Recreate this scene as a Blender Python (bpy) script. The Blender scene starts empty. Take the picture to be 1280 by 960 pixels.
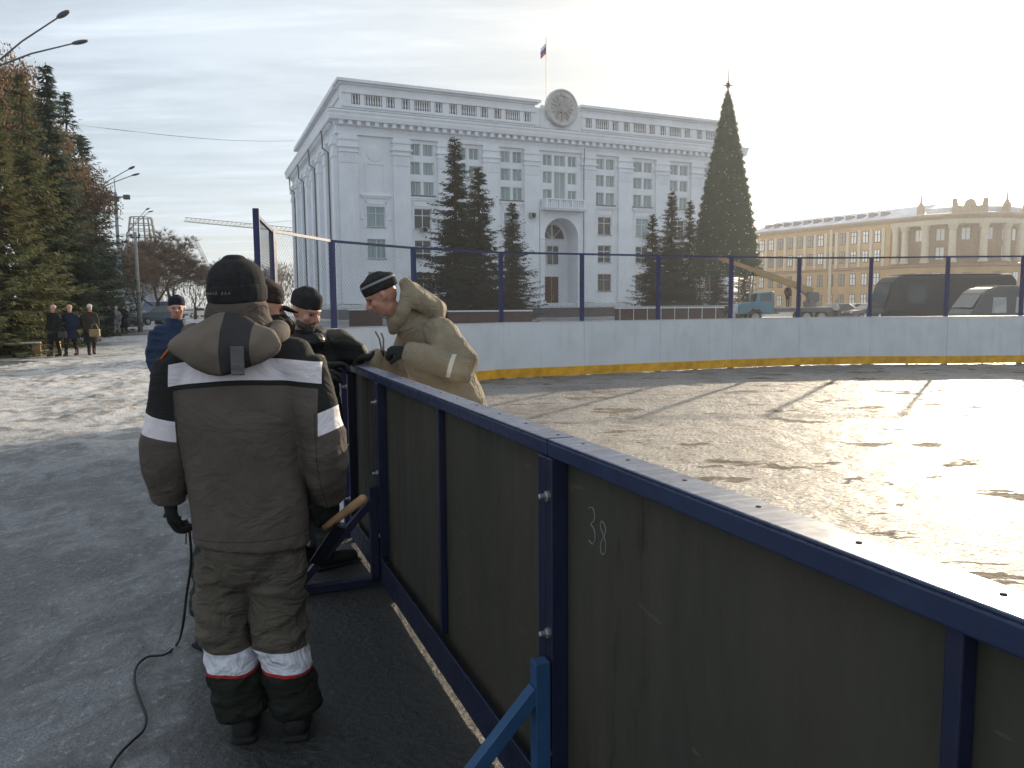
SKY_STR = 0.12; SUN_STR = 4.2; EXPO = 0.68
CL_0 = 5.1; CL_A = 0.0; CL_B = 7.0; CL_C = 30.0; SKY_N = 0.62; HAZE = 0.00045
import bpy, bmesh, math, random
from math import sin, cos, pi, radians, atan2, sqrt, tan
from mathutils import Vector, Matrix, noise, Quaternion
random.seed(7)
S = bpy.context.scene
COL = S.collection
V = Vector
# ------------------------------------------------------------------ camera maths (same numbers as the camera below)
FOC = 1000.0; HC = 1.6
PITCH = radians(5.71); ROLL = radians(0.45)
_fw = V((0, cos(PITCH), -sin(PITCH))); _u0 = V((0, sin(PITCH), cos(PITCH))); _r0 = V((1, 0, 0))
_rt = _r0 * cos(ROLL) - _u0 * sin(ROLL); _up = _u0 * cos(ROLL) + _r0 * sin(ROLL)
CAM = V((0, 0, HC))
def ray(x, y): return _fw + _rt * ((x - 640) / FOC) + _up * ((480 - y) / FOC)
def at(x, y, Y):                      # measured point at depth Y
    d = ray(x, y); return CAM + d * (Y / d.y)
def gnd(x, y, z=0.0):                 # measured point on a level surface
    d = ray(x, y); return CAM + d * ((z - HC) / d.z)
SUN_AZ = radians(31); SUN_EL = radians(14)
SUN = V((sin(SUN_AZ) * cos(SUN_EL), cos(SUN_AZ) * cos(SUN_EL), sin(SUN_EL)))

# ------------------------------------------------------------------ node helpers
class N:
    """tiny expression wrapper over shader sockets"""
    def __init__(s, nt, sock): s.nt = nt; s.s = sock
    def _m(s, op, *a, clamp=False):
        n = s.nt.nodes.new('ShaderNodeMath'); n.operation = op; n.use_clamp = clamp
        for i, v in enumerate((s,) + a):
            if isinstance(v, N): s.nt.links.new(v.s, n.inputs[i])
            else: n.inputs[i].default_value = v
        return N(s.nt, n.outputs[0])
    def __add__(s, o): return s._m('ADD', o)
    def __sub__(s, o): return s._m('SUBTRACT', o)
    def __mul__(s, o): return s._m('MULTIPLY', o)
    def __truediv__(s, o): return s._m('DIVIDE', o)
    def gt(s, o): return s._m('GREATER_THAN', o)
    def lt(s, o): return s._m('LESS_THAN', o)
    def abs(s): return s._m('ABSOLUTE')
    def pow(s, o): return s._m('POWER', o)
    def max(s, o): return s._m('MAXIMUM', o)
    def min(s, o): return s._m('MINIMUM', o)
    def clamp(s): return s._m('ADD', 0.0, clamp=True)
    def ramp(s, a, b):              # smooth 0..1 between a and b
        n = s.nt.nodes.new('ShaderNodeMapRange'); n.interpolation_type = 'SMOOTHSTEP'
        s.nt.links.new(s.s, n.inputs['Value']); n.inputs['From Min'].default_value = a; n.inputs['From Max'].default_value = b
        return N(s.nt, n.outputs[0])
class Mat:
    def __init__(self, name, rough=0.8, spec=0.3, metallic=0.0):
        m = bpy.data.materials.new(name); m.use_nodes = True; self.m = m; self.nt = m.node_tree
        self.b = self.nt.nodes['Principled BSDF']
        self.b.inputs['Roughness'].default_value = rough
        self.b.inputs['Specular IOR Level'].default_value = spec
        self.b.inputs['Metallic'].default_value = metallic
        self._tc = None
    def tc(self, which='Object'):
        if self._tc is None: self._tc = self.nt.nodes.new('ShaderNodeTexCoord')
        return self._tc.outputs[which]
    def geo(self): 
        n = self.nt.nodes.new('ShaderNodeNewGeometry'); return n.outputs['Position']
    def xyz(self, sock=None):
        n = self.nt.nodes.new('ShaderNodeSeparateXYZ'); self.nt.links.new(sock or self.tc(), n.inputs[0])
        return [N(self.nt, n.outputs[i]) for i in range(3)]
    def mapping(self, scale=(1, 1, 1), rot=(0, 0, 0), sock=None):
        n = self.nt.nodes.new('ShaderNodeMapping'); self.nt.links.new(sock or self.tc(), n.inputs[0])
        n.inputs['Scale'].default_value = scale; n.inputs['Rotation'].default_value = rot; return n.outputs[0]
    def noise(self, scale=5, detail=4, rough=0.55, sock=None, dist=0.0, col=False):
        n = self.nt.nodes.new('ShaderNodeTexNoise'); n.inputs['Scale'].default_value = scale
        n.inputs['Detail'].default_value = detail; n.inputs['Roughness'].default_value = rough
        n.inputs['Distortion'].default_value = dist
        self.nt.links.new(sock or self.tc(), n.inputs['Vector'])
        return N(self.nt, n.outputs[1 if col else 0])
    def voronoi(self, scale=5, sock=None, feature='F1'):
        n = self.nt.nodes.new('ShaderNodeTexVoronoi'); n.inputs['Scale'].default_value = scale; n.feature = feature
        self.nt.links.new(sock or self.tc(), n.inputs['Vector']); return N(self.nt, n.outputs['Distance'])
    def mix(self, f, a, b):
        n = self.nt.nodes.new('ShaderNodeMix'); n.data_type = 'RGBA'; n.clamp_factor = True
        if isinstance(f, N): self.nt.links.new(f.s, n.inputs[0])
        else: n.inputs[0].default_value = f
        for i, v in ((6, a), (7, b)):
            if isinstance(v, N): self.nt.links.new(v.s, n.inputs[i])
            else: n.inputs[i].default_value = (*v, 1)
        return N(self.nt, n.outputs[2])
    def color(self, c):
        if isinstance(c, N): self.nt.links.new(c.s, self.b.inputs['Base Color'])
        else: self.b.inputs['Base Color'].default_value = (*c, 1)
        return self
    def inp(self, name, v):
        if isinstance(v, N): self.nt.links.new(v.s, self.b.inputs[name])
        else: self.b.inputs[name].default_value = v
        return self
    def bump(self, h, strength=0.5, dist=0.01):
        n = self.nt.nodes.new('ShaderNodeBump'); self.nt.links.new(h.s, n.inputs['Height'])
        n.inputs['Strength'].default_value = strength; n.inputs['Distance'].default_value = dist
        self.nt.links.new(n.outputs[0], self.b.inputs['Normal']); return self
def varied(name, c, rough=0.8, amp=0.25, scale=3.0, bump=0.3, bscale=40, bdist=0.004, spec=0.3, metallic=0.0, c2=None, stretch=(1, 1, 1)):
    """plain surface whose colour and relief wander"""
    M = Mat(name, rough, spec, metallic)
    s = M.mapping(stretch)
    f = M.noise(scale, 5, 0.6, sock=s).ramp(0.3, 0.7)
    d = c2 or tuple(x * (1 - amp) for x in c)
    M.color(M.mix(f, c, d))
    if bump: M.bump(M.noise(bscale, 4, 0.6, sock=s), bump, bdist)
    return M.m
def cloth(name, c, amp=0.2, fuzz=0.4, wr=0.5, rough=0.9, sheen=0.0):
    M = Mat(name, rough, 0.2)
    f = M.noise(6, 4, 0.6).ramp(0.3, 0.7)
    M.color(M.mix(f, c, tuple(x * (1 - amp) for x in c)))
    h = ((M.noise(7, 3, 0.55, sock=M.mapping((1, 1, 1.5)), dist=1.3) - 0.5).abs() * -2.2 + M.noise(11, 3, 0.6, dist=0.8)*0.6) * wr + M.noise(260, 2) * (0.03 * fuzz)
    M.bump(h, 0.8, 0.022)
    if sheen: M.inp('Sheen Weight', sheen)
    return M.m
MT = {}
def mat(name, *a, **k):
    if name not in MT: MT[name] = varied(name, *a, **k)
    return MT[name]

# ------------------------------------------------------------------ object helpers
def link_mesh(name, me, mats, parent=None, smooth=False):
    o = bpy.data.objects.new(name, me); COL.objects.link(o)
    for m in (mats if isinstance(mats, (list, tuple)) else [mats]): me.materials.append(m)
    if smooth: me.polygons.foreach_set('use_smooth', [True] * len(me.polygons))
    if parent is not None: o.parent = parent
    return o
def tag(o, label=None, cat=None, group=None, kind=None):
    if label: o['label'] = label
    if cat: o['category'] = cat
    if group: o['group'] = group
    if kind: o['kind'] = kind
    return o
def thing(name, label, cat, loc=(0, 0, 0), rz=0.0, group=None):
    o = bpy.data.objects.new(name, None); COL.objects.link(o); o.location = loc; o.rotation_euler = (0, 0, rz)
    o.empty_display_size = 0.2
    return tag(o, label, cat, group)
def copy_tree(o, parent=None):
    c = o.copy(); COL.objects.link(c)
    if parent is not None: c.parent = parent
    for ch in [x for x in COL.objects if x.parent == o]: copy_tree(ch, c)
    return c
class MB:
    """collects shapes, links them as ONE mesh"""
    def __init__(s): s.v = []; s.f = []; s.mi = []; s.cur = 0
    def add(s, vs, fs):
        b = len(s.v); s.v.extend([tuple(p) for p in vs]); s.f.extend([tuple(i + b for i in f) for f in fs]); s.mi.extend([s.cur] * len(fs)); return s
    def box(s, x0, x1, y0, y1, z0, z1, M=None):
        if x0 > x1: x0, x1 = x1, x0
        if y0 > y1: y0, y1 = y1, y0
        if z0 > z1: z0, z1 = z1, z0
        vs = [V(p) for p in ((x0,y0,z0),(x1,y0,z0),(x1,y1,z0),(x0,y1,z0),(x0,y0,z1),(x1,y0,z1),(x1,y1,z1),(x0,y1,z1))]
        if M: vs = [M @ p for p in vs]
        return s.add(vs, [(0,3,2,1),(4,5,6,7),(0,1,5,4),(1,2,6,5),(2,3,7,6),(3,0,4,7)])
    def beam(s, a, b, w, h, up=V((0, 0, 1)), bev=0.0):
        """box along a-b, width w (sideways), height h (along up)"""
        a = V(a); b = V(b); t = (b - a).normalized(); sd = t.cross(up)
        if sd.length < 1e-5: sd = V((1, 0, 0))
        sd.normalize(); u = sd.cross(t)
        if bev:
            q = [(-w/2, -h/2+bev), (-w/2+bev, -h/2), (w/2-bev, -h/2), (w/2, -h/2+bev), (w/2, h/2-bev), (w/2-bev, h/2), (-w/2+bev, h/2), (-w/2, h/2-bev)]
        else: q = [(-w/2, -h/2), (w/2, -h/2), (w/2, h/2), (-w/2, h/2)]
        n = len(q); vs = [p + sd * x + u * z for p in (a, b) for x, z in q]
        fs = [(i, (i+1) % n, n + (i+1) % n, n + i) for i in range(n)] + [tuple(range(n))[::-1], tuple(range(n, 2*n))]
        return s.add(vs, fs)
    def tube(s, pts, r, n=8, caps=True):
        pts = [V(p) for p in pts]; R = r if isinstance(r, (list, tuple)) else [r] * len(pts)
        vs = []; fs = []; prev = None
        for i, p in enumerate(pts):
            t = (pts[min(i+1, len(pts)-1)] - pts[max(i-1, 0)]).normalized()
            if prev is None: sd = t.orthogonal().normalized()
            else:
                sd = prev - t * prev.dot(t)
                sd = sd.normalized() if sd.length > 1e-6 else t.orthogonal().normalized()
            prev = sd; u = t.cross(sd)
            for k in range(n):
                a = 2*pi*k/n; vs.append(p + (sd * cos(a) + u * sin(a)) * R[i])
        for i in range(len(pts)-1):
            for k in range(n): fs.append((i*n+k, i*n+(k+1) % n, (i+1)*n+(k+1) % n, (i+1)*n+k))
        if caps: fs.append(tuple(range(n))[::-1]); fs.append(tuple((len(pts)-1)*n + k for k in range(n)))
        return s.add(vs, fs)
    def lathe(s, prof, c=(0, 0, 0), n=16, M=None):
        c = V(c); vs = []; fs = []
        for r, z in prof:
            for k in range(n):
                a = 2*pi*k/n; p = V((r*cos(a), r*sin(a), z)); vs.append((M @ p if M else p) + c)
        m = len(prof)
        for i in range(m-1):
            for k in range(n): fs.append((i*n+k, i*n+(k+1) % n, (i+1)*n+(k+1) % n, (i+1)*n+k))
        fs.append(tuple(range(n))[::-1]); fs.append(tuple((m-1)*n+k for k in range(n)))
        return s.add(vs, fs)
    def ell(s, c, r, M=None, nu=16, nv=10):
        c = V(c); vs = []; fs = []
        for j in range(nv+1):
            ph = -pi/2 + pi*j/nv
            for k in range(nu):
                a = 2*pi*k/nu; p = V((r[0]*cos(ph)*cos(a), r[1]*cos(ph)*sin(a), r[2]*sin(ph)))
                vs.append((M @ p if M else p) + c)
        for j in range(nv):
            for k in range(nu): fs.append((j*nu+k, j*nu+(k+1) % nu, (j+1)*nu+(k+1) % nu, (j+1)*nu+k))
        return s.add(vs, fs)
    def prism(s, poly, M, d):
        """flat polygon (x,z pairs) given thickness d along local y, placed by matrix M"""
        n = len(poly)
        vs = [M @ V((x, 0, z)) for x, z in poly] + [M @ V((x, d, z)) for x, z in poly]
        fs = [tuple(range(n)), tuple(range(n, 2*n))[::-1]] + [(i, n+i, n+(i+1) % n, (i+1) % n) for i in range(n)]
        return s.add(vs, fs)
    def xform(s, M, start=0):
        s.v[start:] = [tuple(M @ V(p)) for p in s.v[start:]]; return s
    def mesh(s, name, fix=True):
        me = bpy.data.meshes.new(name); me.from_pydata(s.v, [], s.f)
        if any(s.mi): me.polygons.foreach_set('material_index', s.mi)
        if fix:
            bm = bmesh.new(); bm.from_mesh(me); bmesh.ops.recalc_face_normals(bm, faces=bm.faces); bm.to_mesh(me); bm.free()
        me.update(); return me
    def build(s, name, m, parent=None, smooth=False, bevel=0.0, fix=True):
        o = link_mesh(name, s.mesh(name, fix), m, parent, smooth)
        if bevel:
            b = o.modifiers.new('b', 'BEVEL'); b.width = bevel; b.segments = 2; b.limit_method = 'ANGLE'
        return o

def catmull(pts, k=4):
    """pts: list of tuples of floats; returns denser list"""
    out = []; n = len(pts)
    for i in range(n-1):
        p0 = pts[max(i-1, 0)]; p1 = pts[i]; p2 = pts[i+1]; p3 = pts[min(i+2, n-1)]
        for j in range(k):
            t = j/k
            out.append(tuple(0.5*((2*b) + (-a+c)*t + (2*a-5*b+4*c-d)*t*t + (-a+3*b-3*c+d)*t**3) for a, b, c, d in zip(p0, p1, p2, p3)))
    out.append(tuple(pts[-1])); return out
def loft(mb, pts, rad, side=V((1, 0, 0)), n=18, k=4, cap=0.6):
    """smooth closed sleeve through pts; rad entries r or (a, b): a along side, b across"""
    rr = [(r, r) if not isinstance(r, (tuple, list)) else r for r in rad]
    rows = catmull([(p[0], p[1], p[2], r[0], r[1]) for p, r in zip(pts, rr)], k)
    P = [V(r[:3]) for r in rows]; R = [(max(r[3], 0.002), max(r[4], 0.002)) for r in rows]
    T = [(P[min(i+1, len(P)-1)] - P[max(i-1, 0)]).normalized() for i in range(len(P))]
    # domed ends
    a0, a1 = P[0], P[-1]
    for q, sc in ((0.5, 0.86), (0.85, 0.5)):
        P.insert(0, a0 - T[0] * (min(R[0] if False else (rr[0])) * cap * q)); T.insert(0, T[0]); R.insert(0, (rr[0][0]*sc, rr[0][1]*sc))
        P.append(a1 + T[-1] * (min(rr[-1]) * cap * q)); T.append(T[-1]); R.append((rr[-1][0]*sc, rr[-1][1]*sc))
    vs = []; fs = []
    side = V(side)
    for p, t, (a, b) in zip(P, T, R):
        sd = side - t * side.dot(t)
        sd = sd.normalized() if sd.length > 1e-4 else t.orthogonal().normalized()
        u = t.cross(sd)
        for i in range(n):
            g = 2*pi*i/n; vs.append(p + sd * (cos(g)*a) + u * (sin(g)*b))
    m = len(P)
    for i in range(m-1):
        for j in range(n): fs.append((i*n+j, i*n+(j+1) % n, (i+1)*n+(j+1) % n, (i+1)*n+j))
    fs.append(tuple(range(n))[::-1]); fs.append(tuple((m-1)*n+j for j in range(n)))
    mb.add(vs, fs)
def remesh(mb, voxel, smooth=4, fold=None, origin=V((0, 0, 0))):
    """fuse overlapping closed shapes into one continuous skin; fold = list of (amp, (fx,fy,fz), ridge?)"""
    me = mb.mesh('tmp'); o = bpy.data.objects.new('tmp', me); COL.objects.link(o)
    r = o.modifiers.new('r', 'REMESH'); r.mode = 'VOXEL'; r.voxel_size = voxel; r.adaptivity = 0
    if smooth:
        sm = o.modifiers.new('s', 'SMOOTH'); sm.factor = 0.5; sm.iterations = smooth
    bpy.context.view_layer.update()
    dg = bpy.context.evaluated_depsgraph_get()
    out = bpy.data.meshes.new_from_object(o.evaluated_get(dg))
    bpy.data.objects.remove(o); bpy.data.meshes.remove(me)
    if fold:
        nn = [v.normal.copy() for v in out.vertices]
        for v, nr in zip(out.vertices, nn):
            d = 0
            for amp, f, ridge, *wf in fold:
                if wf: amp = amp*wf[0](v.co)
                if not amp: continue
                q = noise.noise(V((v.co.x*f[0], v.co.y*f[1], v.co.z*f[2])))
                d += amp * ((1 - 2.4*abs(q)) if ridge else q)
            v.co = v.co + nr * d
    for v in out.vertices: v.co -= origin
    return out
# ================================================================== world, sun, camera
W = bpy.data.worlds.new('World'); S.world = W; W.use_nodes = True
nt = W.node_tree; nt.nodes.clear()
out = nt.nodes.new('ShaderNodeOutputWorld'); bg = nt.nodes.new('ShaderNodeBackground'); bg.inputs[1].default_value = SKY_STR
sky = nt.nodes.new('ShaderNodeTexSky'); sky.sky_type = 'NISHITA'; sky.sun_disc = False
sky.sun_elevation = SUN_EL; sky.sun_rotation = SUN_AZ; sky.air_density = 1.0; sky.dust_density = 1.0; sky.ozone_density = 1.0
tc = nt.nodes.new('ShaderNodeTexCoord')
class WM(Mat):
    def __init__(s): s.nt = nt; s._tc = tc
wm = WM()
g = tc.outputs['Generated']
# thin high cloud drawn out in streaks, brighter towards the sun it scatters
X, Y, Z = wm.xyz(g)
zz = Z.max(0.03)
def vec(x, y, z):
    n = nt.nodes.new('ShaderNodeCombineXYZ')
    for i, v in enumerate((x, y, z)):
        if isinstance(v, N): nt.links.new(v.s, n.inputs[i])
        else: n.inputs[i].default_value = v
    return n.outputs[0]
pl = vec(X / (zz + 0.06), Y / (zz + 0.06), 0.0)
s1 = wm.mapping((0.55, 1.5, 1), (0, 0, radians(-28)), pl)
c1 = wm.noise(0.9, 6, 0.62, sock=s1, dist=0.5).ramp(0.36, 0.68)
s2 = wm.mapping((0.8, 3.6, 1), (0, 0, radians(-10)), pl)
c2 = wm.noise(1.3, 5, 0.6, sock=s2, dist=0.3).ramp(0.45, 0.72)
dt = nt.nodes.new('ShaderNodeVectorMath'); dt.operation = 'DOT_PRODUCT'
nt.links.new(g, dt.inputs[0]); dt.inputs[1].default_value = SUN
D = N(nt, dt.outputs['Value']).max(0.0)
cov = (c1 * 0.26 + c2 * 0.18 + 0.60).clamp()
glow = D.pow(3.0) * CL_A + D.pow(30.0) * CL_B + D.pow(130.0) * CL_C
lum = glow + (c1 * 0.6 + c2 * 0.45 + CL_0 - 0.3)
ccol = wm.mix(D.pow(5.0).ramp(0.0, 1.0), (0.80, 0.90, 1.0), (1.0, 0.94, 0.82))
vm = nt.nodes.new('ShaderNodeVectorMath'); vm.operation = 'SCALE'; nt.links.new(ccol.s, vm.inputs[0]); nt.links.new(lum.s, vm.inputs['Scale'])
sk2 = nt.nodes.new('ShaderNodeVectorMath'); sk2.operation = 'SCALE'; nt.links.new(sky.outputs[0], sk2.inputs[0]); sk2.inputs['Scale'].default_value = SKY_N
mx = wm.mix(cov, N(nt, sk2.outputs[0]), N(nt, vm.outputs[0]))
nt.links.new(mx.s, bg.inputs[0]); nt.links.new(bg.outputs[0], out.inputs[0])

sl = bpy.data.lights.new('sun', 'SUN'); sl.energy = SUN_STR; sl.angle = radians(0.9); sl.color = (1.0, 0.84, 0.62)
so = bpy.data.objects.new('sun', sl); COL.objects.link(so); so.rotation_euler = (-SUN).to_track_quat('-Z', 'Y').to_euler(); so.location = SUN * 60

cd = bpy.data.cameras.new('camera'); co = bpy.data.objects.new('camera', cd); COL.objects.link(co); S.camera = co
cd.sensor_width = 36; cd.lens = 36 * FOC / 1280; cd.clip_end = 5000; cd.clip_start = 0.02
co.matrix_world = Matrix((( _rt.x, _up.x, -_fw.x, 0), (_rt.y, _up.y, -_fw.y, 0), (_rt.z, _up.z, -_fw.z, HC), (0, 0, 0, 1)))
S.view_settings.view_transform = 'Standard'; S.view_settings.look = 'None'; S.view_settings.exposure = EXPO; S.view_settings.gamma = 1
S.render.resolution_x = 1280; S.render.resolution_y = 960

# ================================================================== ground
def ground_mat(name, ice=0.5, seed=0.0, base=(0.05, 0.052, 0.055), snow=(0.5, 0.51, 0.53), rough_ice=0.25, dirt=(0.16, 0.125, 0.09), lo=0.42, hi=0.62):
    M = Mat(name, 0.6, 0.5)
    p = M.geo()
    big = M.noise(0.55 + seed * 0.01, 5, 0.6, sock=M.mapping((1, 0.55, 1), (0, 0, 0.3), p))
    mid = M.noise(5.5, 6, 0.68, sock=M.mapping((1, 0.45, 1), (0, 0, 0.2), p), dist=0.6)
    fine = M.noise(45, 5, 0.7, sock=p)
    sp = M.voronoi(26, sock=p)
    mask = (big * 0.75 + mid * 0.75 + fine * 0.18 - 0.33 + ice * 0.22).ramp(lo, hi)
    dirtf = M.noise(1.7, 5, 0.7, sock=p, dist=0.8).ramp(0.45, 0.72)
    asp = M.mix(fine.ramp(0.35, 0.7), base, tuple(c * 1.9 for c in base))
    sn = M.mix(dirtf * 0.75, snow, dirt)
    sn = M.mix(fine.ramp(0.4, 0.75) * 0.6, sn, tuple(c * 0.55 for c in snow))
    M.color(M.mix(mask, asp, sn))
    r = M.noise(11, 4, 0.6, sock=p).ramp(0.35, 0.65)
    M.inp('Roughness', (r * 0.35 + rough_ice))
    h = mid * 0.7 + fine * 0.25 + sp * 0.12 + mask * 0.35
    M.bump(h, 0.9, 0.03)
    return M.m
def sheet(name, fn, x0, x1, y0, y1, nx, ny, m, inside=None, kind='structure'):
    vs = []; fs = []
    for j in range(ny+1):
        y = y0 + (y1-y0)*(j/ny)
        for i in range(nx+1):
            x = x0 + (x1-x0)*i/nx; vs.append((x, y, fn(x, y)))
    for j in range(ny):
        for i in range(nx):
            a = j*(nx+1)+i
            if inside:
                xc = x0+(x1-x0)*(i+.5)/nx; yc = y0+(y1-y0)*(j+.5)/ny
                if not inside(xc, yc): continue
            fs.append((a, a+1, a+nx+2, a+nx+1))
    me = bpy.data.meshes.new(name); me.from_pydata(vs, [], fs)
    o = link_mesh(name, me, m, None, True); tag(o, kind=kind); return o
gm = ground_mat('ground_mat', ice=-0.1, base=(0.07, 0.072, 0.075))
b = MB(); b.add([(-400, -80, -0.012), (400, -80, -0.012), (400, 760, -0.012), (-400, 760, -0.012)], [(0, 1, 2, 3)])
tag(b.build('ground', gm), kind='structure')

# outline of the rink (posts of the boards, left end to far right); measured
RINK = [(-1.092, 5.38), (-2.15, 7.7), (-2.95, 9.75), (-3.36, 11.74), (-2.94, 13.62), (-1.80, 15.4), (-0.18, 16.95), (1.6, 17.7), (3.43, 18.5), (5.32, 19.3), (7.15, 19.9), (9.0, 20.1), (10.85, 19.95), (12.75, 20.0), (14.7, 20.0), (16.7, 20.0), (18.7, 20.0), (20.7, 19.9)]
NB0 = V((-1.078, 5.34, 0)); ND = (V((0.637, 0.92, 0)) - NB0).normalized(); NN = V((ND.y, -ND.x, 0))
if NN.x > 0: NN = -NN                # outward side of the near boards (towards the pavement)
def rx_near(y): return NB0.x + (y - NB0.y) * ND.x / ND.y
NEARO = 0.03
def in_rink(x, y):
    if y < 5.33: return x > rx_near(y) + NEARO
    pts = [(NB0.x, NB0.y)] + RINK
    c = False; poly = pts + [(22, 19.9), (22, 5.33)]
    n = len(poly); j = n-1
    for i in range(n):
        xi, yi = poly[i]; xj, yj = poly[j]
        if (yi > y) != (yj > y) and x < (xj-xi)*(y-yi)/(yj-yi)+xi: c = not c
        j = i
    return c
def icez(x, y):
    n1 = noise.noise(V((x*1.1, y*1.1, 3)))*0.012 + noise.noise(V((x*4.5, y*3.2, 9)))*0.014
    r = 1-abs(noise.noise(V((x*8, y*8, 1)))*2); n2 = noise.noise(V((x*19, y*19, 5)))*0.005 + r*0.006
    k = min(1, max(0, (x - rx_near(y))/0.5)) if y < 5.6 else 1
    return 0.010 + (0.006 + n1 + n2)*(0.15+0.85*k)
M = Mat('rink_ice_mat', 0.3, 0.6)
p = M.geo()
big = M.noise(0.5, 4, 0.6, sock=M.mapping((1, 0.8, 1), (0, 0, 0), p), dist=0.4)
mid = M.noise(3.2, 6, 0.7, sock=M.mapping((0.8, 1.7, 1), (0, 0, 0.15), p), dist=0.9)
fine = M.noise(34, 6, 0.7, sock=M.mapping((1, 1.6, 1), (0, 0, 0), p)); sp = M.voronoi(17, sock=p)
brown = (mid * 0.8 + big * 0.5 + fine * 0.1).ramp(0.69, 0.75)
c = M.mix(fine.ramp(0.35, 0.7), (0.34, 0.315, 0.285), (0.15, 0.14, 0.13))
c = M.mix(big.ramp(0.4, 0.7) * 0.6, c, (0.13, 0.135, 0.15))
pt = M.noise(1.15, 6, 0.62, sock=M.mapping((0.8, 1.5, 1), (0, 0, 0.25), p), dist=0.35).ramp(0.595, 0.612)
c = M.mix(brown * 0.45, c, (0.12, 0.085, 0.055)); c = M.mix(pt * 0.85, c, (0.13, 0.095, 0.065))
sc = M.noise(2.2, 3, 0.5, sock=M.mapping((0.25, 6, 1), (0, 0, 0.9), p)).ramp(0.66, 0.70)
c = M.mix(sc * 0.4, c, (0.45, 0.45, 0.46))
M.color(c); M.inp('Roughness', (fine.ramp(0.3, 0.7) * 0.25 + 0.36 + pt * 0.3))
M.inp('Specular IOR Level', 0.11)
M.bump(mid * 0.55 + fine * 0.6 + sp * 0.3, 0.9, 0.045)
o = sheet('rink_ice', icez, -4, 22, -1.2, 20.4, 420, 400, M.m, inside=in_rink)
def pavz(x, y):
    f = min(max((y - 6) / 5, 0), 1)
    a = (noise.noise(V((x*0.9, y*0.9, 13))))*0.012 + noise.noise(V((x*5, y*5, 19)))*0.007 + noise.noise(V((x*14, y*14, 2)))*0.004
    r = max(0, noise.noise(V((x*2.6, y*1.3, 31))))*0.07*f + max(0, noise.noise(V((x*8, y*5, 7))))*0.045*f + max(0, noise.noise(V((x*15, y*9, 17))))*0.02*f
    k = min(1, max(0, (rx_near(y) - x)/0.6)) if y < 5.6 else 1
    return 0.008 + (0.004 + a + r)*(0.2+0.8*k)
PV = Mat('pavement_mat', 0.5, 0.45)
p = PV.geo(); px_, py_, pz_ = PV.xyz(p)
big = PV.noise(0.7, 5, 0.65, sock=PV.mapping((1, 0.6, 1), (0, 0, 0.35), p), dist=0.3)
mid = PV.noise(4.2, 6, 0.7, sock=PV.mapping((1.0, 0.6, 1), (0, 0, 0.2), p), dist=0.9)
fine = PV.noise(38, 6, 0.72, sock=p); sp = PV.voronoi(30, sock=p)
far = py_.ramp(7.0, 11.5) * (px_ * -1.0).ramp(1.0, 3.0)            # trampled snow starts further out, away from the boards
near_b = (px_ + py_ * 0.395 - 0.993 + PV.noise(1.3, 4, 0.6, sock=p) * 0.5 - 0.25).ramp(-1.15, -0.80)                  # swept dark asphalt along the foot of the boards
snowm = (big * 0.7 + mid * 0.95 + fine * 0.22 - 0.42 + far * 0.30 - near_b * 0.75).ramp(0.42, 0.66)
grit = PV.noise(110, 3, 0.75, sock=p); fleck = PV.noise(24, 6, 0.78, sock=PV.mapping((1, 0.7, 1), (0, 0, 0.4), p)).ramp(0.56, 0.64)
asp = PV.mix(grit.ramp(0.35, 0.68), (0.050, 0.051, 0.053), (0.165, 0.166, 0.172)); asp = PV.mix(fleck * 0.7, asp, (0.30, 0.305, 0.315))
asp = PV.mix(near_b, asp, PV.mix(fine.ramp(0.4, 0.7), (0.026, 0.027, 0.026), (0.05, 0.052, 0.05)))
icy = PV.mix(grit.ramp(0.38, 0.66), (0.27, 0.275, 0.285), (0.105, 0.107, 0.112)); icy = PV.mix(fleck, icy, (0.36, 0.375, 0.39))
sn = PV.mix(fine.ramp(0.42, 0.72), (0.62, 0.60, 0.58), (0.28, 0.25, 0.22))
sn = PV.mix(PV.noise(1.3, 5, 0.7, sock=p, dist=1.0).ramp(0.46, 0.62) * 0.85, sn, (0.19, 0.155, 0.125))
icy = PV.mix(far, icy, sn)
sc = PV.noise(2.0, 3, 0.5, sock=PV.mapping((7, 0.22, 1), (0, 0, -0.35), p)).ramp(0.62, 0.80)
cc = PV.mix(snowm, asp, icy); cc = PV.mix(sc * snowm * 0.3, cc, (0.42, 0.44, 0.47))
PV.color(cc); PV.inp('Roughness', fine.ramp(0.3, 0.7) * 0.3 + 0.33)
PV.bump(mid * 0.45 + fine * 0.5 + grit * 0.3 + sp * 0.3 + snowm * 0.15, 0.9, 0.028)
def out_rink(x, y):
    return (not in_rink(x, y)) or (y < 5.33 and x < rx_near(y) + 0.12)
sheet('pavement', pavz, -14, 1.2, 0.4, 24, 300, 420, PV.m, inside=out_rink)
PF = ground_mat('far_pavement_mat', ice=0.35, base=(0.10, 0.10, 0.105), snow=(0.62, 0.60, 0.58))
def roadz(x, y): return 0.006
sheet('road', roadz, -40, -1, 24, 160, 4, 8, PF)
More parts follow.
